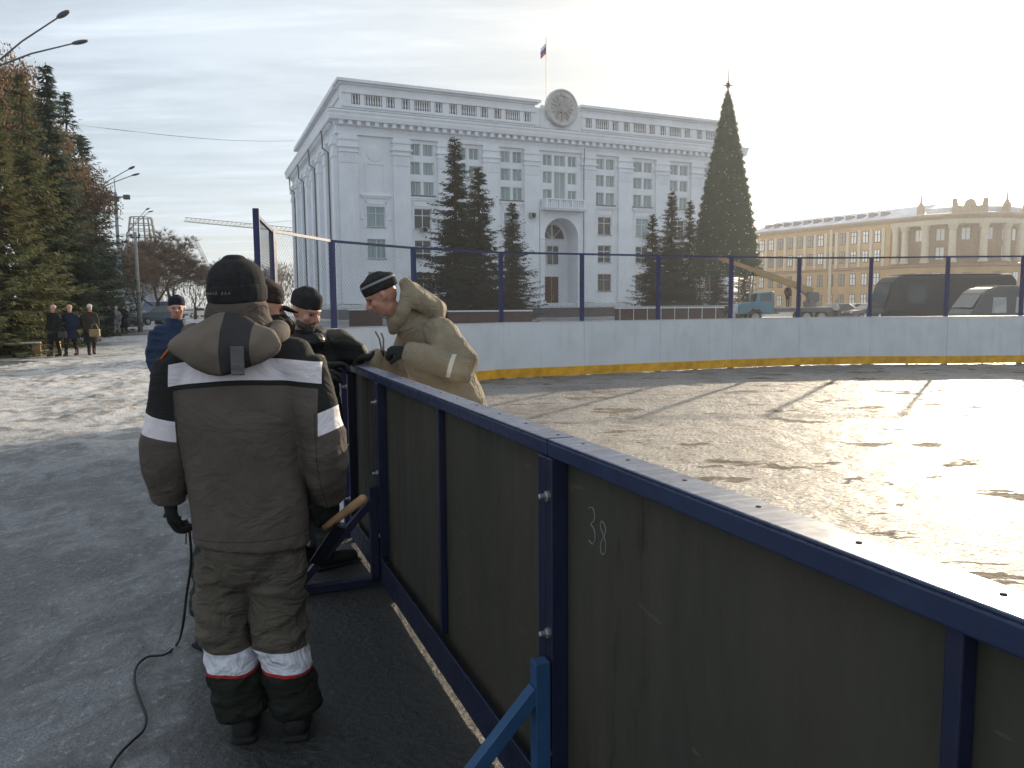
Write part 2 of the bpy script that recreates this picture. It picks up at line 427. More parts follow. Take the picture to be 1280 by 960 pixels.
# snowy lawns at the left and the square behind the rink
SNOW = ground_mat('lawn_snow_mat', ice=0.9, snow=(0.72, 0.74, 0.78), lo=0.25, hi=0.4, dirt=(0.5, 0.5, 0.5))
b = MB(); L = [gnd(-60, 452), gnd(5, 440), gnd(60, 428), gnd(125, 410), gnd(150, 400)]
L = [(p.x, p.y) for p in L]
vs = [(x, y, 0.06) for x, y in L] + [(x, y, -0.01) for x, y in L] + [(-150, L[-1][1]+20, 0.06), (-150, L[0][1]-6, 0.06)]
n = len(L)
b.add(vs, [tuple(range(n)) + (2*n, 2*n+1)] + [(i, n+i, n+i+1, i+1) for i in range(n-1)])
tag(b.build('lawn', SNOW), kind='structure')
kb = MB()
for i in range(n-1):
    kb.beam(V((*L[i], 0.06)), V((*L[i+1], 0.06)), 0.16, 0.16)
tag(kb.build('kerb', mat('kerb_stone', (0.26, 0.25, 0.24))), kind='structure')
b = MB(); b.add([(-26, 45, 0.012), (70, 45, 0.012), (70, 84, 0.012), (-26, 84, 0.012)], [(0, 1, 2, 3)])
tag(b.build('square', ground_mat('square_mat', ice=-0.35, base=(0.055, 0.053, 0.053))), kind='structure')
# ================================================================== rink boards
def paint(name, c, rough=0.4, chip=None, amp=0.25, spec=0.5, cs=0.66):
    M = Mat(name, rough, spec)
    f = M.noise(4, 5, 0.65).ramp(0.3, 0.7); c0 = M.mix(f, c, tuple(x*(1-amp) for x in c))
    if chip:
        k = M.noise(24, 6, 0.75).ramp(cs, cs + 0.03); c0 = M.mix(k, c0, chip)
    M.color(c0); M.inp('Roughness', M.noise(18, 4).ramp(0.2, 0.8) * 0.25 + (rough - 0.1))
    M.bump(M.noise(60, 4, 0.6), 0.25, 0.002)
    return M.m
BLUE = paint('blue_frame_paint', (0.012, 0.017, 0.050), 0.42, chip=(0.20, 0.20, 0.22), cs=0.70)
BRACE = paint('light_blue_brace_paint', (0.025, 0.085, 0.19), 0.45, chip=(0.2, 0.2, 0.22), cs=0.73)
BLUEF = paint('blue_fence_paint', (0.012, 0.020, 0.105), 0.45)
# top rail: same blue, worn, upper face coloured pale for frost and sheen, screw heads dark
TR = Mat('blue_top_rail_paint', 0.35, 0.35)
pp = TR.geo(); 
w1 = TR.noise(3.5, 5, 0.65).ramp(0.42, 0.62)
nx = TR.nt.nodes.new('ShaderNodeNewGeometry'); nsep = TR.xyz(nx.outputs['Normal'])
upf = nsep[2].ramp(0.7, 0.95)
w2 = TR.noise(60, 5, 0.7, sock=TR.mapping((1, 0.12, 1))).ramp(0.4, 0.7)
cc = TR.mix(w1 * 0.4, (0.020, 0.030, 0.075), (0.028, 0.050, 0.12))
TR.color(TR.mix(upf * (w2 * 0.45 + 0.15), cc, (0.30, 0.35, 0.45)))
TR.inp('Roughness', TR.noise(30, 4).ramp(0.3, 0.7) * 0.2 + 0.30)
TR.bump(TR.noise(40, 4, 0.6, sock=TR.mapping((1, 0.15, 1))), 0.3, 0.003)
BOLT = mat('galvanised_bolt', (0.55, 0.55, 0.56), 0.35, metallic=0.9, bump=0.2)
PLY = Mat('dark_plywood', 0.72, 0.25)
g1 = PLY.noise(2.2, 5, 0.65, sock=PLY.mapping((1.2, 1.2, 0.5)), dist=0.5).ramp(0.3, 0.72)
g2 = PLY.noise(11, 5, 0.7, sock=PLY.mapping((1, 2.5, 0.14))).ramp(0.35, 0.75)
g3 = PLY.noise(7, 5, 0.7, sock=PLY.mapping((1.5, 3, 0.3)), dist=0.5).ramp(0.60, 0.72)
sc_ = PLY.noise(5.0, 2, 0.5, sock=PLY.mapping((1, 5, 5), (0.6, 0, 0))).ramp(0.70, 0.715)
c = PLY.mix(g1, (0.070, 0.062, 0.046), (0.045, 0.047, 0.036)); c = PLY.mix(g2 * 0.35, c, (0.036, 0.030, 0.023))
c = PLY.mix(g3 * 0.7, c, (0.020, 0.016, 0.013)); c = PLY.mix(sc_ * 0.13, c, (0.25, 0.24, 0.2)); PLY.color(c)
PLY.inp('Roughness', g2 * 0.2 + 0.6); PLY.bump(PLY.noise(60, 4, 0.6, sock=PLY.mapping((1, 1, 0.2))), 0.25, 0.002)
HB = 1.22
RZ_NEAR = atan2(ND.y, ND.x)          # local +x runs along the boards towards the camera, local -y faces ... (see NN)
def near_board(s0, s1, label, studs, brace=None, number=False):
    """s measured in metres from the far end of the straight run"""
    o0 = NB0 + ND * s0; L = s1 - s0
    t = thing('rink_board', label, 'rink board', (o0.x, o0.y, 0), RZ_NEAR, 'blue framed boards of the near side')
    sgn = 1 if (Matrix.Rotation(RZ_NEAR, 3, 'Z') @ V((0, 1, 0))).dot(NN) > 0 else -1   # local y towards the pavement
    def Y(v): return v * sgn
    g = 0.004
    b = MB(); b.box(g, L-g, Y(-0.066), Y(0.026), HB-0.008, HB); b.box(g, L-g, Y(0.018), Y(0.026), HB-0.050, HB-0.008)
    b.build('top_rail', TR.m, t, bevel=0.006)
    b = MB(); b.beam((g, Y(0.0), 0.09), (L-g, Y(0.0), 0.09), 0.05, 0.06); b.box(g, L-g, Y(0.028), Y(0.034), 0.036, 0.18)
    b.build('bottom_rail', BLUE, t, bevel=0.003)
    b = MB(); b.box(0.03, L-0.03, Y(-0.030), Y(-0.018), 0.04, HB-0.012); b.build('plywood_panel', PLY.m, t)
    b = MB(); b.box(g, L-g, Y(-0.040), Y(-0.0305), 0.036, HB-0.012); b.build('white_facing', mat('white_plastic', (0.62, 0.63, 0.65), 0.4, 0.08), t)
    for s in (0.0, L):
        b = MB(); e = 0.003 if s == 0 else -0.003
        x0, x1 = (e, e + 0.045) if s == 0 else (L + e - 0.045, L + e)
        b.box(x0, x0 + 0.006 if s else x1 - 0.0, Y(-0.017), Y(0.032), 0.05, HB-0.06) if False else b.box(x0, x1, Y(-0.017), Y(0.033), 0.181, HB-0.052); b.box(x0, x1, Y(-0.017), Y(0.0245), 0.0, 0.059)
        p = b.build('end_post', BLUE, t, bevel=0.003)
        for z in ((0.30, 0.66, 1.06) if s == 0 else ()):
            b = MB(); b.lathe([(0.016, 0), (0.016, 0.008), (0.009, 0.010), (0.009, 0.028), (0.006, 0.030)], (0, 0, 0), 8, Matrix.Rotation(-pi/2*sgn, 4, 'X'))
            b.xform(Matrix.Translation(((x0+x1)/2, Y(0.033), z))); b.build('bolt', BOLT, p)
    for s in studs:
        b = MB(); b.box(s-0.014, s+0.014, Y(-0.017), Y(0.012), 0.181, HB-0.052); b.build('stud', BLUE, t, bevel=0.003)
    b = MB(); k = 0.12
    while k < L:
        b.lathe([(0.005, 0), (0.005, 0.0015), (0.003, 0.002)], (k, Y(-0.03), HB), 8); k += 0.245
    b.build('screw_heads', mat('rusty_screw', (0.10, 0.05, 0.03)), t)
    if brace is not None:
        x = brace; bb = thing('brace', None, None); bb.parent = t
        b = MB(); b.beam((x, Y(0.062), 0.03), (x, Y(0.062), 0.585), 0.045, 0.045, up=V((0, 1, 0)))
        b.beam((x, Y(0.075), 0.50), (x, Y(0.50), 0.05), 0.04, 0.04); b.beam((x, Y(0.04), 0.04), (x, Y(0.62), 0.04), 0.045, 0.045)
        COL.objects.unlink(bb); bpy.data.objects.remove(bb)
        b.build('brace', BRACE if brace < 0.5 and s0 > 2 else BLUE, t, bevel=0.002)
    if number:
        b = MB(); zc = 1.012; xs = number
        def stroke(pts, sx):
            b.tube([(sx + px*0.9 if False else sx + px, Y(-0.0165), zc + pz) for px, pz in pts], 0.0016, 4)
        three = [(-0.020, .045), (0.0, .052), (0.014, .040), (0.010, .018), (-0.006, .006), (0.012, -.004), (0.018, -.026), (0.004, -.046), (-0.018, -.042)]
        eight = [(0.006, .038), (-0.010, .040), (-0.014, .024), (0.0, .008), (0.014, -.010), (0.012, -.036), (-0.004, -.046), (-0.014, -.032), (-0.006, -.010), (0.010, .010), (0.014, .026), (0.006, .038)]
        stroke([(q[0], q[1]) for q in catmull(three, 3)], xs); stroke([(q[0], q[1]-0.012) for q in catmull(eight, 3)], xs + 0.062)
        b.build('chalk_number', mat('chalk', (0.26, 0.26, 0.24), 0.9, bump=0), t)
    return t
TOT = (V((0.124, 2.25, 0)) - NB0).length
near_board(0.0, TOT - 2.37, 'short blue framed plywood board at the far end where the men work', [], None)
near_board(TOT - 2.37, TOT, 'blue framed dark plywood board between the men and the panel numbered 38', [1.19], 0.02)
near_board(TOT, TOT + 2.4, 'long nearest blue framed plywood board chalked with the number 38', [1.31], 0.03, number=0.20)

# ---- far boards: white panels with a yellow kick strip, blue fence above
WH = Mat('white_rink_board', 0.42, 0.4)
px = WH.geo()
a1 = WH.noise(1.6, 4, 0.6, sock=px).ramp(0.35, 0.7); a2 = WH.noise(3.5, 5, 0.7, sock=WH.mapping((2.2, 2.2, 0.25), (0, 0, 0), px)).ramp(0.5, 0.78)
X_, Y_, Z_ = WH.xyz(px)
c = WH.mix(a1 * 0.45, (0.62, 0.65, 0.68), (0.48, 0.50, 0.52)); c = WH.mix(a2 * 0.4, c, (0.42, 0.40, 0.36))
bl = WH.noise(1.1, 3, 0.5, sock=px).ramp(0.64, 0.72); c = WH.mix(bl * 0.35, c, (0.36, 0.34, 0.30))
WH.color(c)
YE = varied('yellow_kick_strip', (0.78, 0.40, 0.02), 0.5, 0.35, 4, 0.2)
WIRE = mat('fence_wire', (0.13, 0.13, 0.15), 0.5, metallic=0.3, bump=0)
def netting(L, z0, z1, step=0.075):
    b = MB(); H = z1 - z0; r = 0.0012; n = int((L + H) / step)
    for i in range(1, n):
        s = i * step
        for sg in (1, -1):
            x0, zz0, x1, zz1 = s, 0.0, s - H, H
            if x0 > L: zz0 += x0 - L; x0 = L
            if x1 < 0: zz1 += x1; x1 = 0
            if zz1 <= zz0: continue
            if sg < 0: x0, x1 = L - x0, L - x1
            b.add([(x0-r, 0, z0+zz0-r), (x0+r, 0, z0+zz0+r), (x1+r, 0, z0+zz1+r), (x1-r, 0, z0+zz1-r)], [(0, 1, 2, 3)])
            b.add([(x0, -r, z0+zz0), (x0, r, z0+zz0), (x1, r, z0+zz1), (x1, -r, z0+zz1)], [(0, 1, 2, 3)])
    return b
FZ = 2.70
WHICH = ['nearest of them, behind the bearded man', 'at the open left end behind the man in blue', 'just left of the bearded man', 'beside the bearded man', 'behind the two men at work', 'behind the man in the tan coat', 'below the arched entrance',
 'second bay left of the Christmas tree', 'in front of the Christmas tree', 'in front of the blue truck', 'in front of the yellow building wing', 'in front of the dark van', 'in front of the pale minibus at the right edge']
for i in range(len(RINK)-1):
    A = V((*RINK[i], 0)); B = V((*RINK[i+1], 0)); d = B - A; L = d.length; rz = atan2(d.y, d.x)
    w = WHICH[i] if i < len(WHICH) else None
    if i > 12: w = 'out past the right edge of the picture'
    off = 0.03
    t = thing('rink_board', 'white board with yellow foot strip, ' + w, 'rink board', A, rz, 'white boards of the far side')
    gp = 0.003
    b = MB(); b.box(gp, L-gp, -0.01, 0.0, 0.03, 1.20); b.build('white_panel', WH.m, t)
    b = MB(); b.box(gp, L-gp, -0.022, -0.0105, 0.035, 0.225); b.build('kick_strip', YE, t)
    b = MB()
    for s in (0.03, L-0.03, L/2): b.beam((s, 0.034, 0.0), (s, 0.034, 1.19), 0.04, 0.05, up=V((0, 1, 0)))
    b.beam((0.05, 0.036, 0.4), (L-0.05, 0.036, 0.4), 0.03, 0.04); b.build('frame', BLUEF, t)
    b = MB(); b.box(gp, L-gp, -0.016, 0.07, 1.2005, 1.215); b.build('cap_rail', mat('pale_cap', (0.5, 0.52, 0.55), 0.4), t)
    if i >= 2:
        f = thing('rink_fence', 'blue framed wire mesh fence bay, ' + w, 'fence', A + V((-d.y, d.x, 0)).normalized()*0.10, rz, 'wire mesh fence bays above the far boards')
        r = 0.040 if i > 2 else 0.038
        ph = FZ if i > 2 else FZ + 0.06
        MB().beam((0, 0, 0.0), (0, 0, ph), r*1.9, r*1.9, up=V((0, 1, 0))).build('post', BLUEF, f)
        MB().beam((0.04, 0, FZ-0.02), (L-0.04, 0, FZ-0.02), 0.042, 0.042).build('top_rail', BLUEF, f)
        if i > 12: continue
        netting(L - 0.08, 1.24, FZ-0.05).xform(Matrix.Translation((0.04, 0, 0))).build('wire_mesh', WIRE, f, fix=False)
# ================================================================== big white government building
LO = 0.0
X0, X1 = 0.9, 55.4; OV = 1.22
def wall_holes(b, L, z0, z1, holes, rev=0.3, LO=0.0):
    """wall in the plane y=0 (outside is -y); holes = (u0,u1,z0,z1); adds reveals"""
    us = sorted({LO, L} | {h[0] for h in holes} | {h[1] for h in holes}); zs = sorted({z0, z1} | {h[2] for h in holes} | {h[3] for h in holes})
    for i in range(len(us)-1):
        for j in range(len(zs)-1):
            uc = (us[i]+us[i+1])/2; zc = (zs[j]+zs[j+1])/2
            if any(h[0] < uc < h[1] and h[2] < zc < h[3] for h in holes): continue
            b.add([(us[i], 0, zs[j]), (us[i+1], 0, zs[j]), (us[i+1], 0, zs[j+1]), (us[i], 0, zs[j+1])], [(0, 1, 2, 3)])
    for a, c, e, f in holes:
        b.add([(a, 0, e), (c, 0, e), (c, 0, f), (a, 0, f), (a, rev, e), (c, rev, e), (c, rev, f), (a, rev, f)], [(0, 4, 5, 1), (1, 5, 6, 2), (2, 6, 7, 3), (3, 7, 4, 0)])
GW = Mat('white_render', 0.85, 0.2)
f1 = GW.noise(0.35, 5, 0.6).ramp(0.3, 0.7); f2 = GW.noise(2.2, 5, 0.7, sock=GW.mapping((1, 1, 0.25))).ramp(0.45, 0.8)
GW.color(GW.mix(f2 * 0.35, GW.mix(f1, (0.80, 0.82, 0.86), (0.72, 0.74, 0.77)), (0.56, 0.56, 0.55)))
GW.bump(GW.noise(3, 4), 0.2, 0.02)
ROOFD = mat('dark_roof_sheet', (0.16, 0.15, 0.14), 0.7)
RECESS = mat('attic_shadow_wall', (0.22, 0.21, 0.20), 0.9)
GL = Mat('window_glass', 0.08, 0.7)
GL.color(GL.mix(GL.noise(0.35, 3, 0.5, sock=GL.geo()).ramp(0.4, 0.6), (0.10, 0.14, 0.16), (0.22, 0.28, 0.29)))
GLC = Mat('curtained_glass', 0.25, 0.6)
vv = GLC.noise(2.4, 2, 0.5, sock=GLC.mapping((1, 1, 0.05), (0, 0, 0), GLC.geo())).ramp(0.35, 0.65)
GLC.color(GLC.mix(vv, (0.32, 0.40, 0.41), (0.20, 0.27, 0.28)))
GLD = mat('dark_window_glass', (0.045, 0.05, 0.055), 0.12, 0.3, 0.5, 0, spec=0.6)
FR = mat('white_window_frame', (0.70, 0.72, 0.73), 0.5, 0.1, bump=0)
SILL = mat('dark_sill_flashing', (0.16, 0.15, 0.15), 0.5, bump=0)
TANF = mat('tan_window_frame', (0.50, 0.36, 0.26), 0.6, 0.1, bump=0)
GA = V((-19.4, 88, 0)); GRZ = atan2(24, 50.9); GL_ = 56.3
gov = thing('government_building', 'long white neoclassical government building with balustraded attic and round crest', 'building', GA, GRZ)
def window(parent, u0, u1, z0, z1, dep, cols=1, frames=1, glass=None, framem=None, sill=True, rows=(0.68,), M=None):
    f = 0.07; b = MB(); y = dep
    b.box(u0, u0+f, y-0.05, y+0.02, z0, z1); b.box(u1-f, u1, y-0.05, y+0.02, z0, z1)
    b.box(u0+f, u1-f, y-0.05, y+0.02, z0, z0+f); b.box(u0+f, u1-f, y-0.05, y+0.02, z1-f, z1)
    for k in range(1, cols): 
        u = u0+(u1-u0)*k/cols; b.box(u-0.045, u+0.045, y-0.045, y+0.02, z0+f, z1-f)
    for r in rows:
        z = z0+(z1-z0)*r
        for k in range(cols):
            ua = u0+(u1-u0)*k/cols+0.045; ub = u0+(u1-u0)*(k+1)/cols-0.045
            b.box(ua+.02, ub-.02, y-0.04, y+0.02, z-0.035, z+0.035)
    if M: b.xform(M)
    w = b.build('window', framem or FR, parent)
    p = MB().box(u0+f, u1-f, y+0.025, y+0.035, z0+f, z1-f)
    if M: p.xform(M)
    p.build('pane', glass or GL.m, w)
    if sill:
        s_ = MB().box(u0-0.08, u1+0.08, -0.10, dep-0.055, z0-0.05, z0-0.003)
        if M: s_.xform(M)
        s_.build('sill', SILL, w)
bays = [10.4, 16.0, 21.6, 34.6, 40.3, 46.0, 51.6]
holes = []; wins = []
rows_u = [(13.95, 15.45), (16.2, 17.6), (18.3, 19.6)]
for u in bays:
    for (a, c) in rows_u:
        for s in (-1, 1):
            uu = u + s*0.79; holes.append((uu-0.64, uu+0.64, a, c))
        wins.append(('pair', u, a, c))
    gr = random
    for k, (a, c) in enumerate([(3.15, 5.3), (6.75, 8.9), (10.2, 12.45)]):
        holes.append((u-1.0, u+1.0, a, c)); wins.append(('one', u, a, c, k))
u = 4.95
for k, (a, c) in enumerate([(3.15, 5.3), (6.75, 8.9), (10.2, 12.45)]):
    holes.append((u-1.05, u+1.05, a, c)); wins.append(('one', u, a, c, k+3))
UC = 28.15
for j, (a, c) in enumerate(rows_u):
    for k in (-1, 0, 1):
        uu = UC + k*1.72; hw = 0.62 if k else 0.78
        if k == 0 and j == 0: holes.append((uu-hw, uu+hw, rows_u[0][0], rows_u[1][1])); wins.append(('c', uu, hw, rows_u[0][0], rows_u[1][1]))
        elif k == 0 and j == 1: pass
        else: holes.append((uu-hw, uu+hw, a, c)); wins.append(('c', uu, hw, a, c))
holes.append((UC-2.35, UC+2.35, 1.1, 12.05))
b = MB(); wall_holes(b, X1, 0.0, 20.6, holes, 0.28, X0)
# arch infill over the portal (z from the springing to the crown) and its soffit
zs, ra, N_ = 9.75, 2.3, 16
arc = [(UC - 2.35*cos(pi*k/N_), zs + ra*sin(pi*k/N_)) for k in range(N_+1)]
for k in range(N_):
    (u0, z0), (u1, z1) = arc[k], arc[k+1]
    b.add([(u0, -0.42, z0), (u1, -0.42, z1), (u1, -0.42, 12.9), (u0, -0.42, 12.9)], [(0, 1, 2, 3)])
    b.add([(u0, -0.42, z0), (u1, -0.42, z1), (u1, 2.5, z1), (u0, 2.5, z0)], [(0, 1, 2, 3)])
# portal frame block
for ua, ub in ((UC-2.95, UC-2.35), (UC+2.35, UC+2.95)):
    b.box(ua, ub, -0.42, 0.0, 1.1, 12.9)
    b.box(ua-0.12, ub+0.12, -0.55, 2.5 if False else -0.425, 1.1, 2.0); b.box(ua-0.06, ub+0.06, -0.5, -0.425, zs-0.35, zs-0.1)
b.add([(UC-2.35, 0, 1.1), (UC-2.35, 2.5, 1.1), (UC-2.35, 2.5, zs), (UC-2.35, 0, zs)], [(0, 1, 2, 3)])
b.add([(UC+2.35, 0, 1.1), (UC+2.35, 2.5, 1.1), (UC+2.35, 2.5, zs), (UC+2.35, 0, zs)], [(0, 1, 2, 3)])
b.add([(UC-2.35, 2.5, 1.1), (UC+2.35, 2.5, 1.1), (UC+2.35, 2.5, 12.1), (UC-2.35, 2.5, 12.1)], [(0, 1, 2, 3)])
b.add([(UC-2.35, -0.4, 1.1), (UC+2.35, -0.4, 1.1), (UC+2.35, 2.5, 1.1), (UC-2.35, 2.5, 1.1)], [(0, 1, 2, 3)])
b.box(UC-2.34, UC+2.34, 2.42, 2.497, 9.0, 9.4); b.box(UC-2.34, UC+2.34, 2.44, 2.497, 5.7, 6.0)
# far side walls and inner blank
SL = 42.0
sh = []
sb = [3.6 + k*5.8 for k in range(7)]
for u in sb:
    for (a, c) in ((3.15, 5.3), (6.75, 8.9), (10.2, 12.45), (14.1, 15.5), (16.3, 17.6)): sh.append((u-0.8, u+0.8, a, c))
st = MB(); wall_holes(st, SL, 0, 20.6, sh, 0.28)
RS = Matrix.Translation((X0, 0, 0)) @ Matrix.Rotation(-pi/2, 4, 'Z') @ Matrix.Translation((-SL, 0, 0))      # side wall: local u -> from the back to the front corner
st.xform(RS); b.add(st.v, st.f)
b.add([(X1, 0, 0), (X1, SL, 0), (X1, SL, 20.6), (X1, 0, 20.6)], [(0, 1, 2, 3)]); b.add([(X0, SL, 0), (X1, SL, 0), (X1, SL, 20.6), (X0, SL, 20.6)], [(0, 1, 2, 3)])
b.build('wall', GW.m, gov, fix=False)
def ring(prof, name, m, x0=X0, x1=X1, y0=0, y1=SL, close=True):
    """horizontal moulding swept round the block; prof = (offset outwards, z)"""
    b = MB(); vs = []; n = len(prof)
    for o_, z in prof: vs += [(x0-o_, y0-o_, z), (x1+o_, y0-o_, z), (x1+o_, y1+o_, z), (x0-o_, y1+o_, z)]
    fs = [(i*4+k, i*4+(k+1) % 4, (i+1)*4+(k+1) % 4, (i+1)*4+k) for i in range(n-1) for k in range(4)]
    b.add(vs, fs); return b
cb = ring([(0.0, 19.98), (0.30, 20.0), (0.30, 20.25), (0.22, 20.3), (0.22, 20.85), (0.42, 20.95), (0.42, 21.35)], '', None)
cb.add(ring([(1.05, 21.35), (1.15, 21.75), (1.15, 21.95), (1.45, 22.15), (1.45, 22.35), (1.40, 22.42), (0.0, 22.75)], '', None).v, [])
cb2 = ring([(0.42, 21.35), (1.05, 21.36), (1.15, 21.75), (1.15, 21.95), (1.45, 22.15), (1.45, 22.35)], '', None)
cb = ring([(0.0, 19.98), (0.30, 20.0), (0.30, 20.25), (0.22, 20.3), (0.22, 20.85), (0.42, 20.95), (0.42, 21.35), (1.05, 21.36), (1.15, 21.75), (1.15, 21.95), (1.25, 22.15), (1.25, 22.35)], '', None)
cornice = cb.build('cornice', GW.m, gov, fix=False)
ring([(1.26, 22.352), (1.26, 22.40), (0.3, 22.62), (0.3, 22.63)], '', None).build('cornice_flashing', mat('grey_flashing', (0.20, 0.19, 0.18), 0.7), gov, fix=False)
d = MB(); k = 0.0
k = X0; dm = MB().box(0, 0.44, -0.92, -0.425, 20.90, 21.34).mesh('dentil'); dm.materials.append(GW.m)
while k < X1 - 0.2:
    do = bpy.data.objects.new('dentil', dm); COL.objects.link(do); do.parent = gov; do.location = (k, 0, 0); k += 0.98
k = 0.9
while k < SL: d.box(X0-0.80, X0-0.425, k, k+0.42, 20.97, 21.34); k += 0.98
tag(d.build('side_dentils', GW.m, gov), kind='stuff')
# roof deck + attic storey
ring([(0.3, 22.63), (-6, 22.9)], '', None).build('roof', ROOFD, gov, fix=False)
b = MB(); PO = 0.25                       # attic set back over the wall
def attic(u0, u1):
    b.box(u0, u1, PO, PO+1.6, 22.6, 23.25); b.box(u0, u1, PO, PO+1.6, 24.45, 25.35)
    b.box(u0-0.25, u1+0.25, PO-0.25, PO+1.9, 25.352, 25.55); b.box(u0-0.55, u1+0.55, PO-0.6, PO+2.2, 25.552, 25.85)
    b.box(u0-0.1, u1+0.1, PO-0.10, PO-0.003, 23.0, 23.22); b.box(u0-0.1, u1+0.1, PO-0.14, PO-0.003, 24.46, 24.62)
attic(1.5, 24.9); attic(31.45, 55.0)
# side return of the attic
b.box(1.5, 3.1, PO+1.61, SL-1.0, 22.6, 23.25); b.box(1.5, 3.1, PO+2.25, SL-1.0, 24.45, 25.35); b.box(0.95, 3.4, PO+2.21, SL-0.6, 25.36, 25.85)
b.box(1.7, 3.0, PO+1.61, SL-1, 23.25, 24.45)
# centre pedestal
b.box(24.905, 31.445, 0.30, 1.9, 22.6, 25.1); b.box(25.6, 26.5, 0.0, 0.295, 22.6, 25.35); b.box(29.8, 30.7, 0.0, 0.295, 22.6, 25.35); b.box(26.5, 29.8, -0.1, 0.29, 22.6, 23.6)
att = b.build('attic', GW.m, gov)
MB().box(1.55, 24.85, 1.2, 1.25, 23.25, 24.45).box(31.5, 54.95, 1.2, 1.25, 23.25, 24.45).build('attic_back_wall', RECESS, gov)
_PB = []
def balg(u0, u1, n):
    st_ = (u1-u0)/n; BG = MB(); BG.box(u0, u1, PO+0.06, PO+0.24, 23.252, 23.33)
    for k in range(n):
        uc = u0+st_*(k+.5); BG.lathe([(0.075, 23.25), (0.05, 23.4), (0.10, 23.65), (0.06, 24.0), (0.075, 24.3), (0.09, 24.449)], (uc, PO+0.15, 0), 6)
    BG.build('balustrade', GW.m, gov)
for side, (u0, u1) in enumerate(((1.5, 24.9), (31.45, 55.0))):
    if side == 0: starts = [2.6, 8.25, 13.9, 19.5]
    else: starts = [31.9, 37.5, 43.1, 49.0]
    prev = u0
    for s in starts:
        w = 4.9
        MB().box(prev, s, PO, PO+1.19, 23.252, 24.448).build('attic_pier', GW.m, gov)
        balg(s, s+0.95, 3); MB().box(s+0.95, s+1.45, PO, PO+0.4, 23.252, 24.448).build('attic_pier', GW.m, gov); balg(s+1.45, s+3.4, 7); MB().box(s+3.4, s+3.9, PO, PO+0.4, 23.252, 24.448).build('attic_pier', GW.m, gov); balg(s+3.9, s+4.85, 3)
        prev = s+4.85
    MB().box(prev, u1, PO, PO+1.19, 23.252, 24.448).build('attic_pier', GW.m, gov)
# pilasters with banded capitals
pil = [1.95, 7.95, 13.2, 18.8, 24.15, 32.1, 37.45, 43.15, 48.8, 54.35]
for u in pil:
    b = MB(); hw = 0.98
    b.box(u-hw, u+hw, -0.34, -0.003, 1.75, 17.0)
    b.box(u-hw-0.05, u+hw+0.05, -0.40, -0.003, 17.002, 17.1)
    for k in range(5): b.box(u-0.85+k*0.38, u-0.67+k*0.38, -0.385, -0.345, 17.2, 17.95)
    b.box(u-hw, u+hw, -0.34, -0.003, 17.102, 18.1)
    b.box(u-hw-0.12, u+hw+0.12, -0.46, -0.003, 18.102, 18.3); b.box(u-hw-0.02, u+hw+0.02, -0.38, -0.003, 18.302, 18.6)
    b.box(u-hw-0.22, u+hw+0.22, -0.56, -0.003, 18.602, 18.82); b.box(u-hw-0.05, u+hw+0.05, -0.42, -0.003, 18.822, 19.4)
    b.box(u-hw-0.16, u+hw+0.16, -0.52, -0.003, 19.402, 19.7); b.box(u-hw, u+hw, -0.40, -0.003, 19.702, 19.975)
    b.build('pilaster', GW.m, gov)
for k in range(8):
    y = 0.95 + k*5.73
    for yy in ((y,) if k in (0, 7) else (y-0.1,)):
        b = MB(); b.box(X0-0.5, X0-0.003, yy-0.8, yy+0.8, 1.75, 17.6); b.box(X0-0.6, X0-0.003, yy-0.92, yy+0.92, 17.602, 18.2); b.box(X0-0.52, X0-0.003, yy-0.85, yy+0.85, 18.202, 18.9); b.box(X0-0.7, X0-0.003, yy-1.0, yy+1.0, 18.902, 19.4); b.box(X0-0.52, X0-.003, yy-.8, yy+.8, 19.402, 19.975)
        b.build('pilaster', GW.m, gov)
for y in (5.0, 16.5, 28.0, 39.5):
    MB().tube([(X0-1.0, y, 21.2), (X0-0.9, y, 20.2), (X0-0.9, y, 19.3), (X0-0.25, y+0.1, 18.9), (X0-0.2, y+0.1, 1.5)], 0.09, 6).build('drainpipe', mat('grey_drainpipe', (0.12, 0.12, 0.13), 0.5), gov)
MB().tube([(UC+3.15, -0.6, 20.6), (UC+3.1, -0.5, 18), (UC+3.1, -0.5, 2)], 0.05, 6).build('drainpipe', MT['grey_drainpipe'], gov)
# window surrounds, string courses, relief panels, air conditioners
for u in bays + [4.95]:
    b = MB()
    b.box(u-1.5, u+1.5, -0.14, -0.003, 13.35, 13.55); b.box(u-1.7, u+1.7, -0.22, -0.003, 13.552, 13.72); b.box(u-1.25, u+1.25, -0.08, -0.003, 12.7, 13.1)
    for s in (-1, 1):
        b.box(u+s*1.2-0.12*1, u+s*1.2+0.12, -0.08, -0.003, 11.4, 13.36); b.box(u+s*1.55-0.22, u+s*1.55+0.22, -0.10, -0.003, 11.0, 11.25); b.box(u+s*1.55-0.2, u+s*1.55+0.2, -0.07, -0.003, 11.25, 11.9)
    b.build('window_moulding', GW.m, gov)
u = 4.95; b = MB()
b.box(u-1.15, u-0.95, -0.07, -0.003, 14.1, 17.2); b.box(u+0.95, u+1.15, -0.07, -0.003, 14.1, 17.2); b.box(u-0.95, u+0.95, -0.07, -0.003, 17.0, 17.2)
b.lathe([(0.9, 0), (0.9, 0.06), (0.7, 0.09)], (0, 0, 0), 20, Matrix.Translation((u, -0.003, 18.2)) @ Matrix.Rotation(pi/2, 4, 'X'))
b.build('relief_panel', GW.m, gov)
ring([(0.002, 1.7), (0.30, 1.68), (0.38, 1.35), (0.38, 1.1)], '', None).build('base_moulding', mat('pale_base', (0.60, 0.62, 0.64), 0.8), gov, fix=False)
ring([(0.55, 1.09), (0.55, 0.0)], '', None).build('plinth', mat('grey_granite', (0.16, 0.16, 0.165), 0.6), gov, fix=False)
